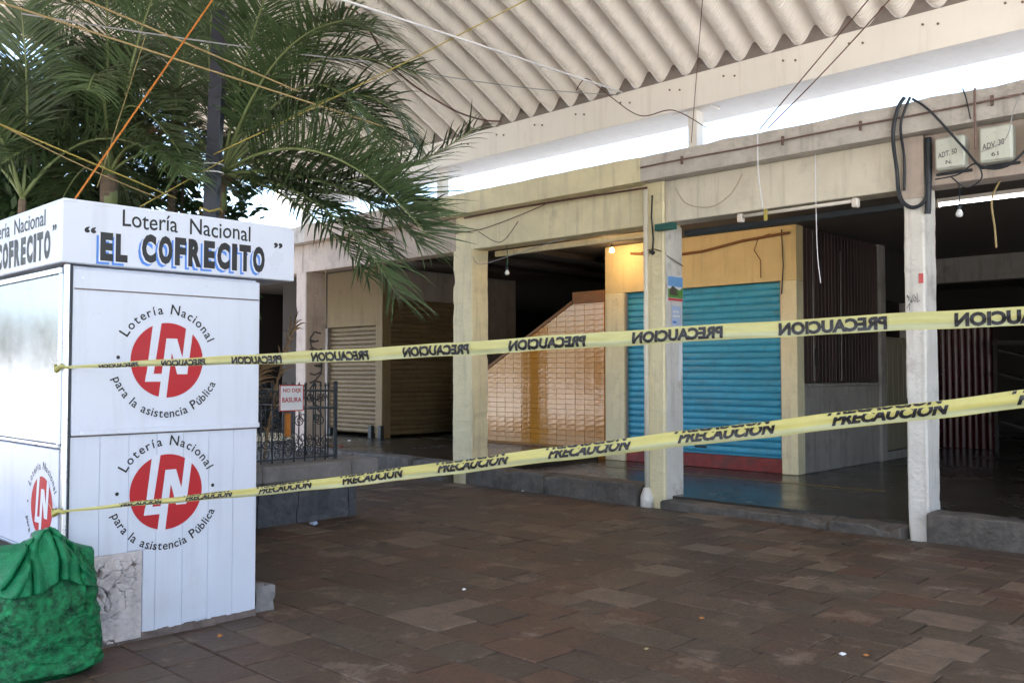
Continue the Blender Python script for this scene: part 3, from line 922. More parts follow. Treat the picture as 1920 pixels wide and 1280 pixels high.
meter_box(-2.90, 3.33, .25, .29, ('ADT. 50', 'N.'), 'grey meter box marked 50 beside the cable draped column')
meter_box(-2.53, 3.335, .265, .31, ('ADV. 30', '61'), 'grey meter box marked 30 further from the cable draped column')
meter_box(-2.17, 3.33, .25, .30, ('ADT. 20', 'N.'), 'grey meter box partly outside beside the box marked 30')


def cable(name, label, pts, r, m, cat='cable', group=None, sub=10):
    """smooth run through the points"""
    pts = [Vector(p) for p in pts]; out = []
    for i in range(len(pts) - 1):
        p0 = pts[max(i - 1, 0)]; p1 = pts[i]; p2 = pts[i + 1]; p3 = pts[min(i + 2, len(pts) - 1)]
        for k in range(sub):
            t = k / sub
            out.append(.5 * ((2 * p1) + (p2 - p0) * t + (2 * p0 - 5 * p1 + 4 * p2 - p3) * t * t + (3 * p1 - p0 - 3 * p2 + p3) * t ** 3))
    out.append(pts[-1])
    o = MB().tube(out, r, 6 if r < .01 else 8).build(name, M[m], None, tuple(pts[0]))
    return tag(o, label, cat, group)


cable('black_hose', 'thick black cable looped down the white column from the slab', [(-3.13, 8.42, 4.03), (-3.19, 8.41, 3.93), (-3.24, 8.42, 3.7), (-3.26, 8.55, 3.4), (-3.24, 8.56, 3.15), (-3.15, 8.56, 3.04), (-3.05, 8.56, 3.05), (-2.99, 8.57, 3.15), (-2.97, 8.585, 3.4)], .018, 'hose')
cable('black_hose', 'second black cable hanging beside the thick loop on the white column', [(-3.08, 8.42, 4.02), (-3.13, 8.41, 3.9), (-3.17, 8.42, 3.75), (-3.19, 8.55, 3.5), (-3.2, 8.56, 3.2)], .013, 'hose')
cable('black_conduit', 'thick vertical black conduit between white column and meter box', [(-2.985, 8.585, 3.66), (-2.985, 8.58, 3.35), (-2.995, 8.58, 3.02), (-3.0, 8.58, 2.96)], .03, 'hose')
cable('black_cable', 'black cable swung from the slab across to under the meter boxes', [(-3.06, 8.42, 4.0), (-2.9, 8.4, 3.85), (-2.65, 8.44, 3.5), (-2.5, 8.46, 3.30), (-2.3, 8.46, 3.27), (-2.12, 8.48, 3.42), (-2.03, 8.52, 3.5)], .011, 'hose')
cable('thin_cable', 'thin dark cable dipping below the meter boxes', [(-2.9, 8.5, 3.25), (-2.7, 8.48, 3.26), (-2.55, 8.46, 3.33), (-2.5, 8.46, 3.2), (-2.62, 8.46, 3.13), (-2.75, 8.47, 3.24)], .007, 'hose')
cable('thin_cable', 'thin grey wire hanging over the box marked 30', [(-2.1, 8.42, 3.98), (-2.22, 8.42, 3.75), (-2.3, 8.44, 3.5), (-2.5, 8.45, 3.42)], .004, 'grope')
cable('thin_cable', 'pair of dark wires dropping from slab above the box marked 30', [(-2.63, 8.42, 4.0), (-2.6, 8.415, 3.9), (-2.57, 8.42, 3.72)], .006, 'hose')
cable('rust_stub', 'rusty pipe stub standing against slab edge by the meter boxes', [(-2.53, 8.42, 3.98), (-2.53, 8.41, 3.85), (-2.54, 8.44, 3.45)], .011, 'rust', 'pipe')
cable('yellow_cord', 'frayed yellow cord dangling under the meter box beam', [(-2.45, 8.8, 3.22), (-2.52, 8.8, 3.05), (-2.50, 8.8, 2.8), (-2.49, 8.8, 2.62)], .009, 'tan', 'cord')
cable('yellow_cord', 'tan string hanging from the pinkish beam before the beige shutters', [(-12.6, 8.6, 3.24), (-12.6, 8.6, 2.8), (-12.59, 8.6, 2.3)], .006, 'tan', 'cord')
cable('thin_cable', 'thin white wire hanging in front of the dark plank wall', [(-4.08, 8.6, 3.72), (-4.08, 8.6, 3.2), (-4.07, 8.6, 2.7), (-4.05, 8.62, 2.4)], .0045, 'wrope')
cable('thin_cable', 'loose white wire hanging from slab onto the white pipe', [(-4.62, 8.43, 4.0), (-4.62, 8.43, 3.6), (-4.61, 8.5, 3.2)], .006, 'wrope')
cable('thin_cable', 'thin tan wire drooping in an arc across the cream beam', [(-5.75, 8.6, 3.6), (-5.6, 8.6, 3.4), (-5.3, 8.6, 3.32), (-5.05, 8.6, 3.42), (-4.9, 8.6, 3.62)], .0035, 'tan')
cable('thin_cable', 'thin wire strung over the yellow beam toward its slab', [(-9.45, 8.59, 3.48), (-8.9, 8.58, 3.47), (-8.3, 8.58, 3.55), (-7.7, 8.58, 3.66)], .006, 'bwire')
cable('thin_cable', 'thin wire forming a vee over the green bulb cord', [(-8.95, 8.59, 3.45), (-8.53, 8.6, 3.26), (-8.2, 8.6, 3.50)], .005, 'bwire')
cable('thin_cable', 'thin grey wire sagging along the mouth of the stair bay', [(-9.1, 8.62, 3.15), (-8.95, 8.62, 3.0), (-8.4, 8.62, 3.06), (-7.4, 8.62, 3.2)], .005, 'grope')
cable('thin_cable', 'dark cable under the slab of the yellow bay', [(-9.2, 8.56, 3.66), (-8.3, 8.55, 3.67), (-7.2, 8.55, 3.66), (-6.1, 8.55, 3.64)], .013, 'bwire')
cable('thin_cable', 'thin wire arching across the posters column toward the ochre wall', [(-6.2, 8.57, 2.9), (-6.0, 8.57, 2.92), (-5.88, 8.7, 2.82), (-5.88, 8.95, 2.75)], .005, 'bwire')

# posters on the column
pt = thing('poster', 'colourful landscape poster pasted on the whitewashed column face', 'poster', (-5.895, 8.8, 2.33))
X = -5.8985
MB().box((X, 8.66, 2.33), (X + .0015, 8.97, 2.62)).build('sheet', M['paper'], pt)
MB().box((X + .0025, 8.665, 2.50), (X + .003, 8.965, 2.615)).build('sky_print', M['psky'], pt)
MB().prism([(8.665, 2.37), (8.965, 2.37), (8.965, 2.50), (8.90, 2.46), (8.8, 2.49), (8.72, 2.46), (8.665, 2.48)], 'x', X + .0035, X + .004).build('field_print', M['sky_green'], pt)
MB().prism([(8.70, 2.40), (8.86, 2.40), (8.84, 2.47), (8.76, 2.51), (8.7, 2.47)], 'x', X + .0045, X + .005).build('hill_print', M['pdark'], pt)
MB().box((X + .0035, 8.665, 2.335), (X + .004, 8.965, 2.366)).build('red_band', M['pred'], pt)
pn = thing('paper_notice', 'pale blue paper notice below the landscape poster', 'notice', (X, 8.8, 1.95))
MB().box((X, 8.74, 1.95), (X + .0015, 8.93, 2.28)).build('sheet', M['bluepaper'], pn)
for k, (zz, w_) in enumerate(((2.2, .12), (2.15, .14), (2.08, .07), (2.03, .13))):
    MB().box((X + .0025, 8.76, zz), (X + .003, 8.76 + w_, zz + .022)).build('printed_line', M['blue'] if k == 2 else M['paper'], pn)
ps = MB()
ps.grid(lambda u, v: (X + .002 + .012 * math.sin(v * 3.1) * u, 8.86 + .05 * u + .02 * math.sin(v * 2), 1.42 + .42 * v), 4, 12)
o = ps.build('torn_paper', M['paper'], None, (X, 8.88, 1.42)); tag(o, 'narrow torn strip of paper curling on the posters column', 'paper')


def squiggle(mb, fn, pts, w=.012):
    for (a, b_), (c, d_) in zip(pts, pts[1:]):
        dx, dz = c - a, d_ - b_; l = math.hypot(dx, dz) or 1; nx, nz = -dz / l * w / 2, dx / l * w / 2
        n = len(mb.v)
        mb.v += [tuple(fn(a + nx, b_ + nz)), tuple(fn(c + nx, d_ + nz)), tuple(fn(c - nx, d_ - nz)), tuple(fn(a - nx, b_ - nz))]
        mb.face((n, n + 1, n + 2, n + 3))


rs = random.Random(21)
mb = MB()
for k in range(5):
    x_, z_ = -3.19 + .03 * (k % 4), 2.2 - .09 * (k // 4)
    squiggle(mb, lambda a, b: (a, 8.586, b), [(x_ + rs.uniform(-.015, .02), z_ + rs.uniform(-.05, .05)) for _ in range(5)], .005)
for k in range(3):
    squiggle(mb, lambda a, b: (a, 8.586, b), [(-3.18 + rs.uniform(0, .09), 1.98 + rs.uniform(-.05, .05)) for _ in range(4)], .005)
mb.build('marker_scribble', M['scribble'], COLS[4], fix=False)
mb = MB()
for k in range(10):
    cx_, cz_ = 8.66 + .07 * rs.random() * 3, .9 + .17 * k
    squiggle(mb, lambda a, b: (-13.158, a, b), [(8.8 + .13 * math.sin(i * 1.1 + k), .75 + .14 * k + .05 * i + .05 * math.cos(i * 2.1)) for i in range(5)], .03)
mb.build('graffiti', M['scribble'], COLS[1], fix=False)

# ------------------------------------------------------------------ lottery kiosk
K = thing('lottery_kiosk', 'white lottery kiosk with painted red emblems and lettered fascia', 'kiosk', (-6.1, 2.4, 0))
KX, KY0, KY1, KXB = -5.10, 1.83, 2.98, -7.3
box_part('carcass', (KXB, KY0 + .02, .03), (KX - .012, KY1 - .005, 2.085), M['kwhite'], K, .005)
# lower front of vertical boards
nb = 7
bw = (KY1 - KY0 - .03) / nb
for k in range(nb):
    ya = KY0 + .03 + k * bw
    z0 = .50 if k < 2 else .035 + .01 * (k == 4)
    y_b = ya + bw - .0012
    bd_ = MB().box((KX - .011, ya, .505 if k == 2 else z0), (KX, y_b, 1.165), .003).build('front_board', M['kwhite'], K)
    if k == 2: MB().box((KX - .011, 2.267, z0), (KX, y_b, .502), .003).build('board_offcut', M['kwhite'], bd_)
up = MB().box((KX - .011, KY0 + .03, 1.17), (KX + .012, KY1 + .004, 2.07), .005).build('upper_panel', M['kwhite'], K)
MB().box((KX + .0125, KY0 + .035, 1.955), (KX + .017, KY1 - .005, 1.962)).build('panel_seam', M['kbase'], up)
MB().box((KX + .0125, KY0 + .03, 1.165), (KX + .022, KY1 + .006, 1.195), .003).build('bottom_rail', M['kwhite'], up)
MB().box((KX + .0, KY0 + .032, 1.157), (KX + .008, KY1, 1.1645)).build('painted_shadow_gap', M['kbase'], K)  # dark strip painting the shade under the upper panel
fs = MB().box((KXB - .1, 1.785, 2.092), (-5.056, 3.212, 2.425), .006).build('fascia', M['kwhite'], K)
MB().box((KXB - .09, 1.80, 2.426), (-5.075, 3.20, 2.44)).build('roof_sheet', M['kwhite'], K)
rv = MB().tube([(0, 0, 0), (.003, 0, 0)], .006, 8).mesh('rivet', M['alu'])
for k in range(6):
    inst('rivet', rv, up, (KX + .0125, KY0 + .08 + k * .2, 2.02)); inst('rivet', rv, up, (KX + .0225, KY0 + .08 + k * .2, 1.18))
for zz_ in (1.35, 1.75): inst('rivet', rv, up, (KX + .0125, KY1 - .02, zz_))
# aluminium corner profile
MB().box((KX - .03, KY0 - .006, .1), (KX + .006, KY0 + .017, 2.09), .004).build('corner_profile', M['alu'], K)
MB().box((KX + .0065, KY0 + .019, .1), (KX + .010, KY0 + .028, 2.09)).build('corner_seal', M['hose'], K)
# side facing the open court: hatch above, panel below
hs_ = MB().box((-7.2, KY0 - .012, 1.12), (KX - .06, KY0 + .019, 2.04), .004).build('side_hatch', M['steel'], K)
for (a, b_) in (((-7.2, KY0 - .02, 1.10), (KX - .045, KY0 + .0, 1.119)), ((-7.2, KY0 - .02, 2.041), (KX - .045, KY0, 2.075)), ((KX - .059, KY0 - .02, 1.1195), (KX - .035, KY0, 2.0405))):
    MB().box(a, b_, .003).build('hatch_frame', M['alu'], hs_)
sp = MB().box((-7.2, KY0 - .01, .515), (KX - .05, KY0 + .019, 1.09), .004).build('side_panel', M['kwhite'], K)
MB().box((-7.2, KY0 - .02, .50), (KX - .05, KY0 + .0, .5145), .003).build('panel_trim', M['alu'], K)
MB().box((-7.1, KY0 + .0, .04), (KX - .05, KY0 + .018, .495)).build('shade_sheet', M['darkwall'], K)  # dark sheet painting the shaded opening below the side panel
MB().box((KXB + .05, KY0 + .05, -.03), (KX - .03, KY1 - .03, .03)).build('base_frame', M['kbase'], K)
mb = MB()
for i in range(34):
    ya = KY0 + .03 + i * .033
    mb.box((KX - .02, ya, -.02), (KX - .002 + random.uniform(0, .008), ya + .033, .040 + .010 * mnoise.noise(Vector((ya * 9, 0, 0))) + .006 * mnoise.noise(Vector((ya * 40, 0, 0)))))
mb.build('grime_skirt', M['kbase'], K)
# crumbling stucco patch
py0, py1, pz0, pz1 = 1.862, 2.262, .012, .50
cells = [(random.uniform(py0, py1), random.uniform(pz0, pz1), random.uniform(0, .022)) for _ in range(60)]


def patch(u, v):
    yy = py0 + (py1 - py0) * u; zz = pz0 + (pz1 - pz0) * v
    wy = yy + .035 * mnoise.noise(Vector((yy * 9, zz * 9, 0))) + .014 * mnoise.noise(Vector((yy * 34, zz * 34, 0))); wz = zz + .035 * mnoise.noise(Vector((yy * 9, zz * 9, 5))) + .014 * mnoise.noise(Vector((yy * 34, zz * 34, 5)))
    dd = sorted(((wy - c[0]) ** 2 + (wz - c[1]) ** 2) ** .5 for c in cells)
    e = dd[1] - dd[0]
    h = min(cells, key=lambda c: (wy - c[0]) ** 2 + (wz - c[1]) ** 2)[2]
    msk = max(0, min(1, (mnoise.noise(Vector((yy * 5 + 3.3, zz * 5, 2))) + .32) * 3))
    msk *= max(0, min(1, (u - .05) * 8)) * max(0, min(1, (.97 - u) * 12)) * max(0, min(1, (.93 - v) * 10))
    crack = max(0, 1 - e / (.004 + .010 * max(0, mnoise.noise(Vector((yy * 7, zz * 7, 9))) + .2))) * msk
    if u in (0, 1) or v in (0, 1): return (KX - .006, yy, zz)
    return (KX + .006 + h * msk - .05 * crack + .003 * mnoise.noise(Vector((yy * 40, zz * 40, 0))), yy, zz)


MB().box((KX - .0105, py0 + .006, pz0 + .006), (KX - .0088, py1 - .006, pz1 - .006)).build('crack_shade_plate', M['kbase'], K)  # dark plate seen through the cracks, painting their shade
MB().grid(patch, 110, 130, True).build('stucco_patch', M['stucco'], K)
# paint on the front
FX = -5.0545


def onfront(x): return lambda a, b: (x, a, b)


for (tx_, a0_, a1_) in (('Lotería', 2.105, 2.425), ('Nacional', 2.50, 2.895)):
    mb = MB(); v, f = text2d(tx_, .008); v = fit(v, (a0_, 2.318, a1_, 2.412))
    add_flat(mb, v, f, lambda a, b: (FX, a, b + .004 * math.sin(a * 30))); mb.build('painted_word', M['black'], fs, fix=False)
def name_word(word, box):
    """condensed bold capitals laid out side by side inside box"""
    wd = {'I': .42, 'E': .86, 'F': .82, 'L': .82, 'T': .95}
    tot = sum(wd.get(c, 1) for c in word) + .17 * (len(word) - 1)
    u0, w0, u1, w1 = box; k = (u1 - u0) / tot; x_ = u0; V, Fc = [], []
    for c in word:
        gv, gf = text2d(c, .062); gw = wd.get(c, 1) * k
        gv = fit(gv, (x_, w0, x_ + gw, w1)); n_ = len(V); V += gv; Fc += [tuple(n_ + i for i in q) for q in gf]
        x_ += gw + .17 * k
    return V, Fc


for (word, u0, u1, w0, w1) in (('EL', 1.985, 2.135, 2.118, 2.275), ('COFRECITO', 2.215, 2.995, 2.128, 2.292)):
    for (nm, dy, dz, mm, xo) in (('painted_shadow', -.020, -.020, 'blue', 0), ('painted_highlight', -.008, -.007, 'lwhite', .0008), ('painted_name', 0, 0, 'black', .0016)):
        v, f = name_word(word, (u0 + dy, w0 + dz, u1 + dy, w1 + dz))
        mb = MB(); add_flat(mb, v, f, lambda a, b: (FX + xo, a, b)); mb.build(nm, M[mm], fs, fix=False)
for (a0, zz, s_) in ((1.90, 2.262, 1), (3.06, 2.292, -1)):
    mb = MB()
    v, f = text2d('“' if s_ > 0 else '”', .03)
    v = fit(v, (a0, zz, a0 + .062, zz + .036)); add_flat(mb, v, f, onfront(FX))
    mb.build('painted_quotes', M['black'], fs, fix=False)
# the side of the fascia
SY = 1.7835
for (tx_, a0_, a1_) in (('Lotería', -6.30, -5.89), ('Nacional', -5.81, -5.30)):
    mb = MB(); v, f = text2d(tx_, .008); v = fit(v, (a0_, 2.315, a1_, 2.405)); add_flat(mb, v, f, lambda a, b: (a, SY, b)); mb.build('painted_word', M['black'], fs, fix=False)
for (word, u0, u1) in (('EL', -6.40, -6.22), ('COFRECITO', -6.12, -5.22)):
    v, f = name_word(word, (u0, 2.125, u1, 2.285)); mb = MB(); add_flat(mb, v, f, lambda a, b: (a, SY, b)); mb.build('painted_name', M['black'], fs, fix=False)
mb = MB(); v, f = text2d('”', .03); v = fit(v, (-5.19, 2.27, -5.13, 2.305)); add_flat(mb, v, f, lambda a, b: (a, SY, b)); mb.build('painted_quotes', M['black'], fs, fix=False)


def emblem(fn, r, parent, step):
    """red disc with white L and N, lettered ring. fn(u, v, lift) maps emblem plane to world"""
    e = MB(); n = 56
    e.v += [tuple(fn(r * math.cos(2 * math.pi * i / n), r * math.sin(2 * math.pi * i / n), step)) for i in range(n)]
    e.face(range(n)); disc = e.build('red_disc', M['red'], parent, fix=False)
    cv = lambda x, y: ((x - 983) / 252 * r, (290 - y) / 262 * r)
    wh = MB()

    def pl(pts, up_):
        k = len(wh.v); wh.v += [tuple(fn(*cv(*p), step * up_)) for p in pts]; wh.face(range(k, k + len(pts)))
    pl([(878, 40), (938, 20), (887, 383), (838, 390)], 2); pl([(836, 385), (950, 385), (942, 440), (828, 440)], 2.4)
    pl([(972, 137), (1022, 137), (976, 556), (922, 552)], 2); pl([(985, 137), (1047, 137), (1120, 388), (1050, 388)], 2.4)
    pl([(1112, 44), (1160, 84), (1122, 388), (1072, 388)], 2.8)
    wh.build('white_letters', M['lwhite'], disc, fix=False)
    for (txt, a0, a1, rr, flip, sz) in (('Lotería Nacional', 148, 25, 1.24, 1, .34), ('para la asistencia Pública', 201, 333, 1.53, -1, .32)):
        gw_ = []
        for ch in txt:
            if ch == ' ': gw_.append(.30)
            else:
                q_ = [p[0] for p in text2d(ch, .012)[0]]; gw_.append((max(q_) - min(q_)) * (1.12 if ch.isupper() else 1))
        gap_ = .17; full_ = sum(gw_) + gap_ * (len(txt) - 1) - gw_[0] / 2 - gw_[-1] / 2
        pos_ = 0; tx = MB()
        for i, ch in enumerate(txt):
            if i: pos_ += gw_[i - 1] / 2 + gap_ + gw_[i] / 2
            if ch == ' ':
                tx.build('ring_word', M['black'], parent, fix=False); tx = MB(); continue
            a = R(a0 + (a1 - a0) * pos_ / full_)
            v, f = text2d(ch, .012)
            w_ = max(p[0] for p in v) + min(p[0] for p in v)
            th_ = a - math.pi / 2 if flip > 0 else a + math.pi / 2
            sc_ = sz * r * (1.12 if ch.isupper() else 1)
            def mp(p, q):
                p2 = (p - w_ / 2) * sc_; q2 = q * sc_
                x_ = rr * r * math.cos(a) + p2 * math.cos(th_) - q2 * math.sin(th_)
                y_ = rr * r * math.sin(a) + p2 * math.sin(th_) + q2 * math.cos(th_)
                return fn(x_, y_, step)
            add_flat(tx, v, f, mp)
        tx.build('ring_word', M['black'], parent, fix=False)
    for sx in (-1.32, 1.32):
        tx = MB(); k = 0; tx.v += [tuple(fn(sx * r + .05 * r * math.cos(t), .06 * r + .05 * r * math.sin(t), step)) for t in [2 * math.pi * q / 10 for q in range(10)]]
        tx.face(range(k, k + 10)); tx.build('ring_dot', M['black'], parent, fix=False)


emblem(lambda a, b, s: (KX + .0135 + s, 2.39 + a, 1.577 + b), .216, up, .0007)
emblem(lambda a, b, s: (KX + .0012 + s, 2.40 + a, .818 + b), .216, K, .0007)
emblem(lambda a, b, s: (-5.385 + a, KY0 - .0105 - s, .765 + b), .165, sp, .0007)

# tarpaulin-coloured stone block by the kiosk foot
bm = bmesh.new(); bmesh.ops.create_cube(bm, size=1)
bmesh.ops.subdivide_edges(bm, edges=list(bm.edges), cuts=4, use_grid_fill=True)
for v in bm.verts:
    p = v.co.copy(); v.co = Vector((-5.19 + p.x * .13, 3.06 + p.y * .13, .075 + p.z * .17)) + Vector((mnoise.noise(p * 3), mnoise.noise(p * 3 + Vector((7, 0, 0))), mnoise.noise(p * 3 + Vector((0, 9, 0))))) * .02
b3 = MB(); b3.add_bm(bm); o = b3.build('stone_block', M['lip'], None, (-5.19, 3.06, 0)); tag(o, 'small grey stone block against the foot of the kiosk', 'block')

# ------------------------------------------------------------------ sacks
def sack(cx, cy, hw, hd, ht, seed, lean=0.0, tips=True):
    mb = MB(); nu, nv = 120, 90

    def fn(u, v):
        a = 2 * math.pi * u; c_, s_ = math.cos(a), math.sin(a)
        e = .62
        ex, ey = math.copysign(abs(c_) ** e, c_), math.copysign(abs(s_) ** e, s_)
        fl_ = min(1, v * 6 + .55) if v < .1 else 1.0
        top = 1 - max(0, (v - .62) / .38) ** 2 * .80
        wid = (1 + .05 * math.sin(v * 5)) * (1 - max(0, v - .7) * .55)
        if tips and v < .12 and s_ > .5: wid += (.12 - v) * 2.2 * (s_ - .5)
        y_ = cy + ey * hw * wid * (fl_ if v < .1 else 1)
        x_ = cx + ex * hd * top * fl_ + lean * v
        z_ = ht * v
        p = Vector((x_, y_, z_))
        wp = p + Vector((0, mnoise.noise(p * 6 + Vector((seed, 0, 0))) * .07, mnoise.noise(p * 5 + Vector((0, seed, 0))) * .07))
        fold = lambda q: 1 - min(1, abs(mnoise.noise(q)) * 3.2)
        nn = mnoise.noise(p * 5 + Vector((seed, 0, 0))) * .034
        nn += .010 * fold(Vector((wp.x * 5, wp.y * 6, wp.z * 6)) + Vector((seed, 4, 0))) + .008 * fold(Vector((wp.x * 12, wp.y * 13 + wp.z * 7, wp.z * 14 - wp.y * 6))) + .006 * fold(wp * 34) + .004 * mnoise.noise(p * 90)
        if v > .55: nn += .010 * math.sin(y_ * 95 + 3 * mnoise.noise(p * 8)) * (v - .55) * 2.2
        d_ = Vector((ex, ey, 0)); d_.normalize()
        return p + d_ * nn + Vector((0, 0, mnoise.noise(p * 12) * .012 if v > .05 else 0))
    mb.grid(fn, nu, nv, True, closed_u=True)
    w = nu
    mb.face(range(nv * w, nv * w + w), True); mb.face(range(0, w))
    return mb


sk = thing('green_sack', 'full green woven plastic sack with folded mouth beside the kiosk', 'sack', (-4.83, 1.66, 0))
sack(-4.83, 1.655, .235, .15, .60, 2.0, -.02).build('sack_body', M['greenbag'], sk)


def cuff(u, v):
    # folded mouth: a band wrapped over the top, rising to a peak at one end
    y_ = 1.425 + .46 * u
    peak = .10 * math.exp(-((u - .52) / .17) ** 2)
    prof_ = [(-.13, .50), (-.10, .60), (-.02, .655), (.06, .63), (.125, .545), (.155, .44)]
    t = v * (len(prof_) - 1); i = min(int(t), len(prof_) - 2); q = t - i
    x_ = prof_[i][0] * (1 - q) + prof_[i + 1][0] * q; z_ = prof_[i][1] * (1 - q) + prof_[i + 1][1] * q
    sag = .10 * max(0, u - .55) * 2 * (v > .5) + .16 * max(0, u - .62)
    n_ = mnoise.noise(Vector((y_ * 9, v * 3, 1))) * .02 + .010 * math.sin(v * 14 + u * 6)
    end = (1 - abs(2 * u - 1) ** 6)
    for (au, av, bu, bv, dep) in ((.5, .25, .05, .95, .028), (.55, .3, .55, 1.0, .020), (.5, .25, .98, .85, .024), (.3, .4, .28, 1, .014), (.75, .5, .8, 1, .014)):
        du, dv = bu - au, bv - av; t_ = max(0, min(1, ((u - au) * du + (v - av) * dv) / (du * du + dv * dv)))
        dd_ = math.hypot(u - au - du * t_, v - av - dv * t_)
        n_ += dep * (math.exp(-((dd_ - .05) / .035) ** 2) - 1.2 * math.exp(-(dd_ / .025) ** 2))
    return (-4.84 + x_ * (.25 + .75 * end) + n_, y_, z_ + peak * (1 - v * .75) - sag + (1 - v) * .01 + .09 * (v > .6) * (u > .4) * (u - .4) * (v - .6) * 6)


cf = MB().grid(cuff, 90, 70, True).build('folded_mouth', M['greencuff'], sk)
md_ = cf.modifiers.new('thickness', 'SOLIDIFY'); md_.thickness = .006
ds = thing('dark_bag', 'dark navy plastic bag behind the green sack', 'bag', (-4.95, 1.22, 0))
sack(-4.95, 1.22, .17, .14, .32, 8.0, 0, False).build('bag_body', M['darkbag'], ds)

# ------------------------------------------------------------------ barrier tapes
def clip_poly(poly, y, keep_below):
    out = []
    for i in range(len(poly)):
        a, b = poly[i], poly[(i + 1) % len(poly)]
        ia, ib = (a[1] <= y) == keep_below, (b[1] <= y) == keep_below
        if ia: out.append(a)
        if ia != ib:
            t = (y - a[1]) / (b[1] - a[1]); out.append((a[0] + t * (b[0] - a[0]), y))
    return out


def tape(label, A, B, sag, wfun, mirror, phase, m, tilt, rows, side=-1):
    A, B = Vector(A), Vector(B); Ln = (B - A).length
    t = thing('barrier_tape', label, 'tape', tuple(A), 'caution tapes strung from the kiosk')
    dirn = (B - A).normalized()
    hor = Vector((dirn.y, -dirn.x, 0)).normalized()      # towards the camera side
    if hor.dot(CAM - A) < 0: hor = -hor

    def pt(s, w, lift=0.0):
        """s metres along, w in -.5..5 across"""
        q = s / Ln
        c = A + (B - A) * q + Vector((0, 0, -sag * 4 * q * (1 - q) + .004 * math.sin(s * 2.1 + phase) + .0015 * math.sin(s * 11 + phase)))
        wd = wfun(s)
        a = tilt + .35 * math.sin(s * 1.3 + phase) * .5
        upv = Vector((0, 0, 1)) * math.cos(a) + hor * math.sin(a)
        nrm = hor * math.cos(a) - Vector((0, 0, 1)) * math.sin(a)
        bow = .006 * math.cos(w * math.pi) + .0022 * math.sin(w * 9 + s * 3) + .0016 * math.sin(s * 26 + w * 5 + phase) * math.sin(s * 5.3)
        return c + upv * (w * wd) + nrm * (lift + bow * min(1, wd / .05))
    n = 320
    mb = MB(); mb.grid(lambda u, v: pt(u * Ln, v - .5 + (.02 * math.sin(u * 140) * abs(v - .5))), n, 10)
    mb.build('tape_strip', M[m], t, fix=False)
    txt = MB()
    v0_, f0_ = text2d('PRECAUCION', .055)
    x0_ = min(p[0] for p in v0_); x1_ = max(p[0] for p in v0_); y0_ = min(p[1] for p in v0_); y1_ = max(p[1] for p in v0_)
    s = .36 * 0 + phase * 0 + rows[0][0]
    for (off, lo, hi, ylo, yhi) in rows:
        s = off
        while s < Ln - .3:
            for q in f0_:
                poly = [((v0_[i][0] - x0_) / (x1_ - x0_), (v0_[i][1] - y0_) / (y1_ - y0_)) for i in q]
                if ylo > 0: poly = clip_poly(poly, ylo, False)
                if yhi < 1 and len(poly) > 2: poly = clip_poly(poly, yhi, True)
                if len(poly) < 3: continue
                for bd in range(6):
                    y_a, y_b = ylo + (yhi - ylo) * bd / 6, ylo + (yhi - ylo) * (bd + 1) / 6
                    pb = clip_poly(poly, y_a, False) if bd else poly
                    if len(pb) > 2 and bd < 5: pb = clip_poly(pb, y_b, True)
                    if len(pb) < 3: continue
                    k = len(txt.v)
                    for (a, b) in pb:
                        aa = 1 - a if mirror else a
                        bb = lo + (hi - lo) * (b - ylo) / (yhi - ylo)
                        txt.v.append(tuple(pt(s + aa * .32 + (.012 * b if not mirror else 0), bb, .0035)))
                    txt.face(range(k, k + len(pb)))
            s += .5
    txt.build('printed_word', M['black'], t, fix=False)
    # paler lengthwise fold, and the knot with its loose tail
    fo = MB(); fo.grid(lambda u, v: pt(.25 + u * (Ln - .25), -.46 + .33 * v, .0012), n, 6); fo.build('pale_fold', M['tapeband'], t, fix=False)
    kn = MB(); kn.tube([A + Vector((.03, .0, 0)), A + Vector((.0, -.02, .012)), A + Vector((-.04, -.03, -.012)), A + Vector((-.05, -.03, .01)), A + Vector((-.02, -.028, .0))], [.007, .013, .016, .012, .006], 7)
    kn.build('knot', M[m], t)
    tl = MB(); tl.grid(lambda u, v: A + Vector((-.03 - .09 * u, -.03 - .012 * v, .055 * u * (1 - .3 * v) + .018 * (v - .5) * (1 + u))), 6, 3); tl.build('loose_end', M['tape'], t, fix=False)
    return t


def w1(s): return .015 + .037 * min(1, max(0, (s - .1) / 1.6)) ** .8


def w2(s): return .012 + .039 * min(1, max(0, (s - .1) / 2.2)) ** .8


P0 = Vector((KX + .012, KY0 - .004, 0))
endp = Vector((-.72, 2.78, 0)); ext = endp + (endp - P0).normalized() * .9
tp = (P0.x, P0.y, 1.53)
zr_ = 1.53 + (1.668 - 1.53) * (ext - P0).length / (endp - P0).length
tape('upper yellow caution tape, its black lettering reading mirrored', tp, (ext.x, ext.y, zr_), .012, w1, True, .3, 'tape', .1, [(.30, -.42, .36, 0, 1)])
zb_ = .763 + (1.44 - .763) * (ext - P0).length / (endp - P0).length
tape('lower yellow caution tape with doubled lettering reading forwards', (P0.x, P0.y, .763), (ext.x, ext.y, zb_), .010, w2, False, 1.1, 'tape2', .1, [(.5, -.30, .24, 0, .74), (.488, .34, .49, .0, .30)])
po = thing('steel_post', 'grey steel post to which the caution tapes are tied', 'post', (ext.x + .03, ext.y + .02, 0))
MB().tube([(ext.x + .03, ext.y + .015, -.03), (ext.x + .03, ext.y + .015, 2.2)], .028, 12).build('shaft', M['iron'], po)
MB().box((ext.x - .06, ext.y - .07, -.02), (ext.x + .12, ext.y + .1, .015), .004).build('foot_plate', M['iron'], po)

# ------------------------------------------------------------------ planter, fence, sign
pl_ = thing('planter', 'low dark stone planter with grey coping behind the kiosk', 'planter', (-10.3, 3.4, 0))
rp = random.Random(31)


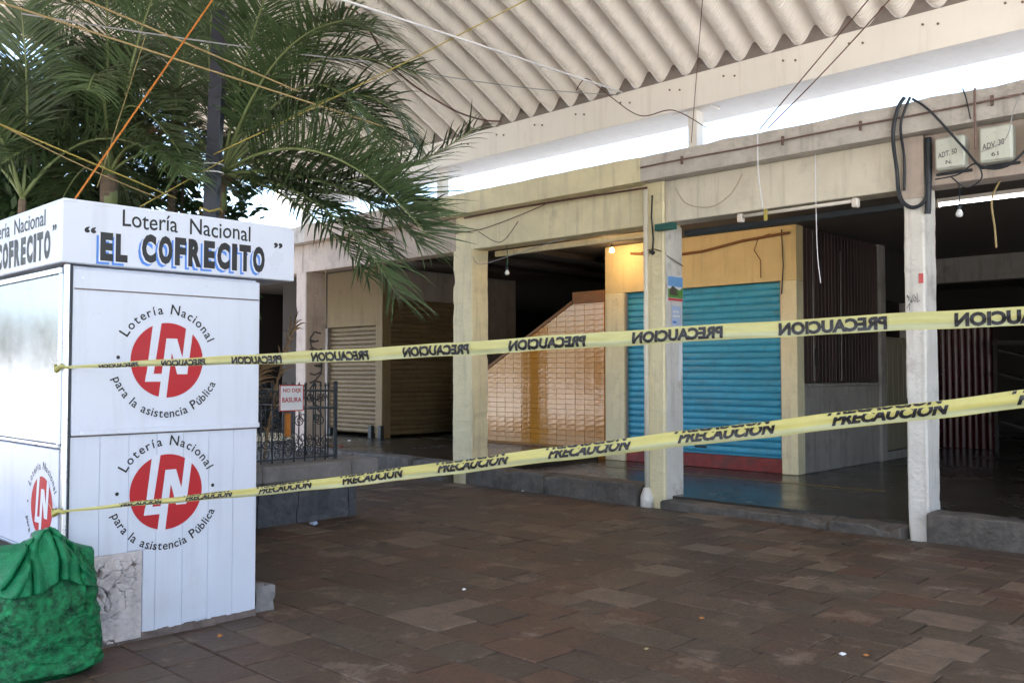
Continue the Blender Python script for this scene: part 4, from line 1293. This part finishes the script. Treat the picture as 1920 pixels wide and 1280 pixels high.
def stone_block(x0, x1, y0, y1, z0, z1):
    bm = bmesh.new(); bmesh.ops.create_cube(bm, size=1)
    bmesh.ops.subdivide_edges(bm, edges=list(bm.edges), cuts=5, use_grid_fill=True)
    for v in bm.verts:
        p = Vector((x0 + (v.co.x + .5) * (x1 - x0), y0 + (v.co.y + .5) * (y1 - y0), z0 + (v.co.z + .5) * (z1 - z0)))
        v.co = p + Vector((mnoise.noise(p * 8), mnoise.noise(p * 8 + Vector((5, 0, 0))), 0)) * .022
    b = MB(); b.add_bm(bm); return b


MB().box((-13.4, .7, -.03), (-8.0, 5.70, .40)).build('core', M['stone'], pl_)
yy = .7
while yy < 5.78:
    w_ = min(rp.uniform(.4, .7), 5.80 - yy)
    stone_block(-8.02, -7.90, yy + .006, yy + w_ - .006, -.03, .43).build('stone', M['stone'], pl_); yy += w_
xx = -8.03
while xx > -13.4:
    w_ = rp.uniform(.4, .7)
    stone_block(xx - w_ + .006, xx - .006, 5.69, 5.80, -.03, .43).build('stone', M['stone'], pl_); xx -= w_
yy = .7
while yy < 5.95:
    w_ = min(rp.uniform(.8, 1.2), 5.98 - yy)
    MB().box((-8.25, yy + .003, .435), (-7.74, yy + w_ - .003, .605), .02).build('coping', M['lip'], pl_); yy += w_
MB().box((-13.4, 5.50, .435), (-8.255, 5.97, .6), .02).build('coping', M['lip'], pl_)
MB().grid(lambda u, v: (-13.3 + 5.02 * u, .7 + 4.78 * v, .50 + .05 * mnoise.noise(Vector((u * 20, v * 20, 0)))), 30, 30).build('soil', M['soil'], pl_)

fe = thing('iron_fence', 'ornate blue black iron fence standing on the planter', 'fence', (-8.0, 5.47, .6))
FXp = -8.0


def scroll(cx, cy, cz, r, axis, turns=1.3, start=0):
    pts = []
    for i in range(15):
        a = start + turns * 2 * math.pi * i / 14; q = r * (1 - .65 * i / 14)
        du, dz = q * math.cos(a), q * math.sin(a)
        pts.append((cx, cy + du, cz + dz) if axis == 'y' else (cx + du, cy, cz + dz))
    return pts


def spear(mb, x, y, z): mb.tube([(x, y, z), (x, y, z + .015), (x, y, z + .05)], [.008, .016, .001], 5)


for k in range(26):
    if k < 11: x_, y_, ax = FXp, 5.47 - k * .125, 'y'
    else: x_, y_, ax = FXp - (k - 10) * .14, 5.60, 'x'
    mb = MB(); mb.tube([(x_, y_, .6), (x_, y_, 1.36)], .008, 6); spear(mb, x_, y_, 1.36); mb.build('bar', M['iron'], fe)
    cyy = y_ - .0625 if ax == 'y' else y_; cxx = x_ if ax == 'y' else x_ - .07
    for (cz_, r_, tn_, s0_) in ((1.24, .05, 1.3, 0), (.80, .055, 1.3, 3), (.69, .045, 1.2, 1), (1.02, .06, 1.5, 2))[:4 if k % 2 == 0 else 3]:
        MB().tube(scroll(cxx, cyy, cz_, r_, ax, tn_, s0_), .0055, 5).build('scroll', M['iron'], fe)
for zz in (.64, 1.14, 1.32):
    MB().box((FXp - .008, 4.15, zz - .008), (FXp + .008, 5.62, zz + .008)).build('rail', M['iron'], fe)
    MB().box((-10.3, 5.592, zz - .008), (FXp - .009, 5.608, zz + .008)).build('rail', M['iron'], fe)
MB().box((FXp - .018, 5.575, .6), (FXp + .018, 5.611, 1.42), .004).build('corner_post', M['iron'], fe)
sg = thing('warning_sign', 'small white sign with red border and lettering on the iron fence', 'sign', (-7.985, 5.05, 1.12))
MB().box((-7.988, 4.91, 1.12), (-7.980, 5.19, 1.385), .002).build('board', M['paper'], sg)
for (a, b_) in (((4.91, 1.12), (5.19, 1.13)), ((4.91, 1.375), (5.19, 1.385)), ((4.91, 1.1305), (4.92, 1.3745)), ((5.18, 1.1305), (5.19, 1.3745))):
    MB().box((-7.9785, a[0], a[1]), (-7.977, b_[0], b_[1])).build('border', M['red'], sg)
mb = MB(); v, f = text2d('NO DEJE', .02); v = fit(v, (4.95, 1.30, 5.16, 1.35)); add_flat(mb, v, f, onfront(-7.9785)); mb.build('lettering', M['red'], sg, fix=False)
mb = MB(); v, f = text2d('BASURA', .02); v = fit(v, (4.94, 1.21, 5.165, 1.26)); add_flat(mb, v, f, onfront(-7.9785)); mb.build('lettering', M['red'], sg, fix=False)
o = MB().box((-8.04, 5.0, .86), (-8.0, 5.06, 1.1), .01).build('orange_rag', M['orange'], None, (-8.02, 5.03, .9)); tag(o, 'orange plastic scrap tied to the fence under the sign', 'scrap')

# ------------------------------------------------------------------ palms
def frond_mb(base, ctrl, tip, L=.55, n=46, w=.02, droop=.35, seed=0, up_bias=.25):
    rr = random.Random(seed)
    b, c, t = Vector(base), Vector(ctrl), Vector(tip)
    P = lambda q: b * (1 - q) ** 2 + c * 2 * q * (1 - q) + t * q * q
    D = lambda q: ((c - b) * (1 - q) + (t - c) * q).normalized()
    st_, lf = MB(), MB()
    st_.tube([P(i / 16) for i in range(17)], [.016 * (1 - .85 * i / 16) + .002 for i in range(17)], 6)
    for i in range(n):
        q = .16 + .84 * (i + rr.random() * .5) / n
        d = D(q)
        side = d.cross(Vector((0, 0, 1)))
        if side.length < .12: side = d.cross(Vector((.6, .8, 0)))
        side.normalize()
        upv = side.cross(d)
        ln = L * (math.sin(math.pi * min(1, .12 + .86 * (1 - q) ** .75)) ** .6) * rr.uniform(.85, 1.1)
        for sgn in (-1, 1):
            dr = (side * sgn * .80 + d * (.45 + .5 * q + rr.uniform(-.22, .22)) + upv * (up_bias + rr.uniform(-.32, .28))).normalized()
            lnn = ln * rr.uniform(.72, 1.12); dro = droop * rr.uniform(.5, 1.7)
            pts = [P(q)]
            dd = dr.copy()
            for k in range(4):
                pts.append(pts[-1] + dd * lnn / 4); dd = (dd + Vector((rr.uniform(-.05, .05), rr.uniform(-.05, .05), -dro * .28 * (k + 1) * .5))).normalized()
            nr = dr.cross(d)
            nr = nr.normalized() if nr.length > 1e-4 else upv
            wv = dr.cross(nr).normalized()
            ws = [w * .5, w, w * .9, w * .6, w * .06]
            k0 = len(lf.v)
            for p, ww in zip(pts, ws):
                lf.v.append(tuple(p + wv * ww * .5 + nr * ww * .22)); lf.v.append(tuple(p)); lf.v.append(tuple(p - wv * ww * .5 + nr * ww * .22))
            for k in range(4):
                a = k0 + 3 * k
                lf.face((a, a + 1, a + 4, a + 3), True); lf.face((a + 1, a + 2, a + 5, a + 4), True)
    return st_, lf


def palm(label, basep, crown, fronds, seed, trunk_r=.06, crownshaft=True, dry=()):
    basep, crown = Vector(basep), Vector(crown)
    t = thing('palm_tree', label, 'palm tree', tuple(basep), 'palms in the planter')
    mid = (basep + crown) / 2 + Vector((.05, -.04, 0))
    pts = [basep + Vector((0, 0, -.1))]; rs_ = [trunk_r * 1.3]
    for i in range(1, 25):
        q = i / 24
        p = basep * (1 - q) ** 2 + mid * 2 * q * (1 - q) + crown * q * q
        pts.append(p); rs_.append(trunk_r * (1 + .10 * (i % 2)) * (1 - .25 * q))
    MB().tube(pts, rs_, 10, smooth=False).build('trunk', M['trunk'], t)
    if crownshaft: MB().tube([crown + Vector((0, 0, -.35)), crown + Vector((0, 0, -.15)), crown + Vector((0, 0, .12))], [trunk_r * .85, trunk_r * .8, trunk_r * .45], 10).build('crownshaft', M['rachis'], t)
    for i, fr in enumerate(fronds):
        c, tp_ = Vector(fr[0]), Vector(fr[1])
        kw = fr[2] if len(fr) > 2 else {}
        s_, l_ = frond_mb(crown + Vector((0, 0, .02)), c, tp_, seed=seed * 50 + i, **kw)
        o_ = s_.build('frond', M['palmdry'] if i in dry else M['rachis'], t)
        l_.build('leaflets', M['palmdry'] if i in dry else M['palm'], o_, fix=False)
    return t


def ring_fronds(crown, n, ln, seed, zup=(.3, 1.1), kw=None):
    rr = random.Random(seed); out = []
    crown = Vector(crown)
    for i in range(n):
        a = 2 * math.pi * (i + rr.random() * .6) / n
        l_ = ln * rr.uniform(.8, 1.15); e = rr.uniform(*zup)
        h = Vector((math.cos(a), math.sin(a), 0))
        out.append((crown + h * l_ * .42 + Vector((0, 0, l_ * e * .75)), crown + h * l_ + Vector((0, 0, l_ * (e - .75))), dict(kw or {})))
    return out


big = dict(L=.62, n=96, w=.019, droop=.5)
sparse = dict(L=.55, n=80, w=.018, droop=.6)
# the large palm reaching over the arcade
cA = at(415, 330, 9.0)
FA = [(at(640, -40, 8.8), at(735, 400, 8.4), dict(L=.7, n=84, w=.020, droop=.75)),
      (at(600, 190, 8.3), at(800, 440, 7.9), dict(L=.78, n=96, w=.020, droop=.05, up_bias=.95)),
      (at(700, 390, 8.6), at(890, 240, 8.2), dict(L=.5, n=60, w=.016, droop=.4)),
      (at(620, 330, 8.0), at(745, 555, 7.6), dict(L=.62, n=84, w=.022, droop=.6)),
      (at(640, 360, 8.6), at(810, 395, 8.4), big), (at(360, 40, 9.2), at(440, -120, 9.4), big), (at(520, 20, 9.0), at(780, 140, 8.8), big),
      (at(500, 60, 8.4), at(640, 40, 7.4), big), (at(300, 120, 9.6), at(150, 120, 9.6), big), (at(480, 150, 10), at(650, 230, 10.8), big),
      (at(560, 340, 8.2), at(690, 520, 7.9), dict(L=.5, n=50, w=.022, droop=.5)), (at(540, 260, 9.2), at(700, 330, 9.4), big),
      (at(470, 40, 8.6), at(520, -60, 7.9), big), (at(600, 90, 9.2), at(730, 260, 9.4), big),
      (at(640, 300, 8.4), at(790, 460, 8.1), dict(L=.62, n=84, w=.022, droop=.5)), (at(600, 300, 8.9), at(790, 380, 8.8), dict(L=.6, n=84, w=.022, droop=.2)),
      (at(560, 330, 8.3), at(735, 470, 8.2), dict(L=.6, n=80, w=.022, droop=.7)), (at(690, 60, 8.9), at(775, 270, 8.8), dict(L=.6, n=84, w=.020, droop=.5)),
      (at(560, -20, 8.7), at(700, 60, 8.3), dict(L=.66, n=84, w=.020, droop=.5))]
palm('large palm arching its fronds over the arcade roof edge', (cA.x - .1, cA.y - .1, .5), cA, FA, 1, .07)
# middle palm behind the kiosk
cB = at(205, 330, 8.9)
FB = [(at(210, 90, 8.5), at(340, 290, 8.2), dict(L=.5, n=50, w=.022, droop=.2, up_bias=.6)), (at(150, 140, 8.7), at(105, 280, 8.3), dict(L=.5, n=44, w=.022, droop=.2, up_bias=.6)),
      (at(260, 0, 9), at(330, -80, 8.8), big), (at(150, 60, 9), at(40, 60, 8.6), big), (at(200, 0, 9.4), at(200, -140, 9.4), big), (at(300, 130, 9.6), at(420, 200, 10.2), big)]
palm('stout brown palm with a dark arching frond behind the kiosk', (cB.x - .1, cB.y, .5), cB, FB + ring_fronds(cB, 8, 1.5, 4, kw=sparse), 2, .10, dry=(8,))
cC = at(42, 375, 8.4)
palm('slender palm standing behind the short side of the kiosk', (cC.x, cC.y, .5), cC, [(at(60, 200, 8.3), at(40, 20, 8), big), (at(0, 260, 8.3), at(-60, 130, 8), big), (at(100, 300, 8.5), at(170, 200, 8.8), big)] + ring_fronds(cC, 4, 1.4, 6, (.6, 1.2), sparse), 3, .045)
cD = at(322, 335, 10.2)
palm('slim pale palm close behind the large palm', (cD.x, cD.y, .5), cD, [(at(330, 150, 10.2), at(360, 20, 10), big), (at(260, 200, 10.2), at(180, 120, 10.2), big)] + ring_fronds(cD, 8, 1.6, 9, (.5, 1.2), sparse), 4, .05)
cE = at(110, 200, 10.6)
palm('tall palm with crown above the stout brown palm', (cE.x, cE.y, .5), cE, ring_fronds(cE, 14, 1.8, 12, (.2, 1.0), sparse), 5, .06)
cF = at(330, 130, 11.2)
palm('tall palm rising between the large palm and stout palm', (cF.x, cF.y, .5), cF, ring_fronds(cF, 14, 1.8, 15, (.2, 1.0), sparse), 6, .06)
# dried fronds leaning behind the fence
for k, (b_, c_, t_, lb) in enumerate((((-8.6, 5.1, .55), (-8.5, 5.2, 1.6), (-8.4, 5.35, 2.05), 'dry brown palm frond propped upright behind the fence'), ((-8.9, 4.8, .55), (-8.8, 4.9, 1.3), (-8.4, 5.0, 1.6), 'dry brown palm frond slumped low behind the fence'))):
    t = thing('dead_frond', lb, 'palm frond', b_)
    s_, l_ = frond_mb(b_, c_, t_, L=.32, n=30, w=.03, droop=.7, seed=90 + k, up_bias=0)
    s_.build('stalk', M['palmdry'], t); l_.build('leaflets', M['palmdry'], t, fix=False)


def leafy_tree(label, base, h, cr, seed, n=5200):
    rr = random.Random(seed); base = Vector(base)
    t = thing('leafy_tree', label, 'tree', tuple(base), 'dark trees behind the palms')
    mb = MB(); top = base + Vector((.2, .1, h * .55))
    mb.tube([base + Vector((0, 0, -.1)), base + Vector((.05, .1, h * .3)), top], [.14, .11, .08], 9)
    cl = []
    for k in range(16):
        a = rr.uniform(0, 6.28); q = rr.uniform(.25, 1) ** .6
        e = top + Vector((math.cos(a) * cr * q, math.sin(a) * cr * q, rr.uniform(-.25, .5) * h))
        mb.tube([top + Vector((0, 0, -.3 * rr.random())), (top + e) / 2 + Vector((0, 0, .15)), e], [.05, .03, .008], 6); cl.append((e, rr.uniform(.35, .75)))
    mb.build('trunk', M['bark'], t)
    lf = MB()
    for k in range(n):
        e, r_ = cl[rr.randrange(len(cl))]
        d = Vector((rr.gauss(0, 1), rr.gauss(0, 1), rr.gauss(0, .8))); d.normalize(); p = e + d * r_ * rr.random() ** .45
        a = Vector((rr.gauss(0, 1), rr.gauss(0, 1), rr.gauss(0, .6))).normalized(); b_ = a.orthogonal().normalized()
        s_ = rr.uniform(.05, .10)
        k0 = len(lf.v)
        lf.v += [tuple(p - a * s_), tuple(p + b_ * s_ * .45), tuple(p + a * s_), tuple(p - b_ * s_ * .45)]
        lf.face((k0, k0 + 1, k0 + 2, k0 + 3))
    lf.build('crown', M['leaf'], t, fix=False)


leafy_tree('dense dark tree behind the stout palm', (-12.6, 3.2, .5), 4.2, 1.6, 3, 6000)
leafy_tree('dense dark tree behind the slender palm by the kiosk', (-13.0, 1.2, .5), 4.6, 1.8, 5, 6000)
leafy_tree('low dark shrub between the square post and the fence', (-10.6, 4.9, .5), 3.3, .75, 17, 2200)
leafy_tree('dark tree near the pinkish arcade column', (-12.0, 4.6, .5), 3.6, 1.1, 8, 4200)

# dark square post rising behind the kiosk
pp0, pp1 = at(395, 420, 8.6), at(414, 30, 8.6)
pst = thing('utility_post', 'blue black square steel post rising behind the kiosk', 'post', (pp0.x, pp0.y, .5))
mb = MB(); dv = (pp1 - pp0).normalized(); lowp = pp0 - dv * ((pp0.z - .5) / dv.z)
mb.tube([lowp, pp1], .085, 4, smooth=False); mb.build('shaft', M['navy'], pst)
MB().tube([pp1, pp1 + dv * .03], .10, 4, smooth=False).build('cap', M['navy'], pst)
for py_ in (310, 325):
    q = at(399, py_, 8.6)
    MB().tube([(q.x + .1 * math.cos(a), q.y + .1 * math.sin(a), q.z) for a in [k * .52 for k in range(13)]], .007, 6).build('wire_wrap', M['wrope'], pst)
q = at(395, 396, 8.6)
MB().tube([(q.x + .1 * math.cos(a), q.y + .1 * math.sin(a), q.z + .02 * math.sin(3 * a)) for a in [k * .52 for k in range(25)]], .01, 6).build('yellow_binding', M['yrope'], pst)


# ------------------------------------------------------------------ ropes and wires overhead
def rope(label, a, b, sag, r, m, name='rope', cat='rope'):
    a, b = Vector(a), Vector(b)
    pts = [a + (b - a) * (i / 24) + Vector((0, 0, -sag * 4 * (i / 24) * (1 - i / 24))) for i in range(25)]
    o = MB().tube(pts, r, 6).build(name, M[m], None, tuple(a)); tag(o, label, cat, 'ropes and wires strung overhead')


rope('bright orange rope running steeply up from the kiosk roof', at(138, 377, 5.35), at(440, -60, 6.4), .0, .0058, 'orange')
rope('tan rope crossing the large palm toward the arcade', at(-60, -15, 6.5), at(720, 238, 8.6), .0, .008, 'tan')
rope('tan rope crossing above the dark square post', at(100, -25, 7), at(560, 172, 8.4), .0, .008, 'tan')
rope('grey twisted wire strung across the palms to the post', at(40, 26, 7.4), at(700, 118, 8.7), .02, .007, 'grope', 'wire', 'wire')
rope('upper of two yellowish ropes low over the kiosk roof', at(-60, 208, 7), at(330, 372, 8.4), 0, .007, 'yrope')
rope('lower of two yellowish ropes low over the kiosk roof', at(-60, 200, 7.2), at(300, 372, 8.4), .04, .006, 'tan')
rope('thin tan string hanging nearly upright before the stout palm', at(272, 70, 7.6), at(182, 352, 8), 0, .004, 'tan', 'string', 'string')
rope('white rope stretched from the roof down to the edge beam', at(600, -14, 7.0), at(1166, 173, 11.05), .0, .011, 'wrope')
rope('thin yellow cord rising from post across the corrugated roof', at(400, 290, 8.5), at(1010, -12, 8.6), .03, .006, 'yrope', 'cord', 'cord')
rope('yellow cord tied low from the post to the kiosk side palms', at(262, 388, 8.4), at(420, 300, 8.5), .0, .006, 'yrope', 'cord', 'cord')
rope('fine grey wire stretched below the white rope on the roof', at(760, 130, 10), at(1160, 178, 11.2), .05, .005, 'grope', 'wire', 'wire')
cable('dark_wire', 'dark knotted wire trailing from palm to the roof edge', [at(600, 40, 9), at(665, 20, 9), at(740, 130, 9.6), at(838, 200, 10.5), at(900, 224, 11.3), at(940, 228, 11.6)], .010, 'bwire', 'wire', 'ropes and wires strung overhead')
cable('dark_wire', 'dark wire looping along the edge beam to the short roof post', [at(1080, 170, 11.2), at(1100, 148, 11.1), at(1140, 178, 10.9), at(1200, 217, 10.6), at(1262, 207, 10.3), at(1325, 240, 10.1)], .006, 'bwire', 'wire', 'ropes and wires strung overhead')
rope('first of two thin wires slanting down past the edge beam', at(1640, -14, 8.4), at(1424, 243, 9.5), .0, .006, 'bwire', 'wire', 'wire')
rope('second of two thin wires slanting down past the edge beam', at(1680, -14, 8.4), at(1440, 240, 9.45), .03, .006, 'bwire', 'wire', 'wire')
rope('thin upright wire dropping past the short roof post', at(1318, -10, 9), at(1296, 268, 10.2), .0, .004, 'bwire', 'wire', 'wire')

# ------------------------------------------------------------------ litter
def scrap(name, label, p, s, m, seed):
    rr = random.Random(seed); bm = bmesh.new(); bmesh.ops.create_icosphere(bm, subdivisions=2, radius=s)
    for v in bm.verts:
        v.co = Vector((v.co.x * 1.3, v.co.y, v.co.z * .45)) + Vector((mnoise.noise(v.co * 60), mnoise.noise(v.co * 60 + Vector((3, 0, 0))), mnoise.noise(v.co * 50 + Vector((0, 5, 0))))) * s * .6
        v.co += Vector(p)
    b = MB(); b.add_bm(bm); o = b.build(name, M[m], None, p); tag(o, label, 'litter', 'litter on the paving')


def gp(px, py, z=0.0):
    d = ray(px, py); return CAM + d * ((z - CAM_H) / d.z)


for k, (px, py, s, m, lb) in enumerate(((1852, 1022, .035, 'paper', 'crumpled white paper on the paving near the kerb'), (588, 984, .035, 'bluepaper', 'pale blue plastic scrap at the foot of the planter'),
        (412, 1196, .016, 'peel', 'small orange peel on the paving beside the kiosk'), (1582, 1022, .02, 'darkwall', 'small dark scrap on the paving before the white column'),
        (980, 922, .013, 'paper', 'tiny white scrap near the yellow column kerb'), (1316, 1162, .014, 'peel', 'small orange scrap on the open paving'), (1580, 1230, .014, 'paper', 'small white scrap on the open paving'),
        (1624, 1232, .012, 'peel', 'tiny rust coloured scrap beside a white scrap'), (870, 1108, .012, 'paper', 'tiny white chip on reddish paving'), (1212, 1220, .01, 'tan', 'tiny tan chip on dark paving'))):
    p = gp(px, py); scrap('scrap', lb, (p.x, p.y, .012 + s * .2), s, m, 60 + k)
for k, (px, py, m, lb) in enumerate(((622, 836, 'peel', 'small orange scrap on the raised arcade floor'), (640, 836, 'pred', 'small red scrap on the raised arcade floor'), (655, 826, 'paper', 'small white scrap on the raised arcade floor'))):
    p = gp(px, py, .26); scrap('scrap', lb, (p.x, p.y, .262), .03, m, 90 + k)
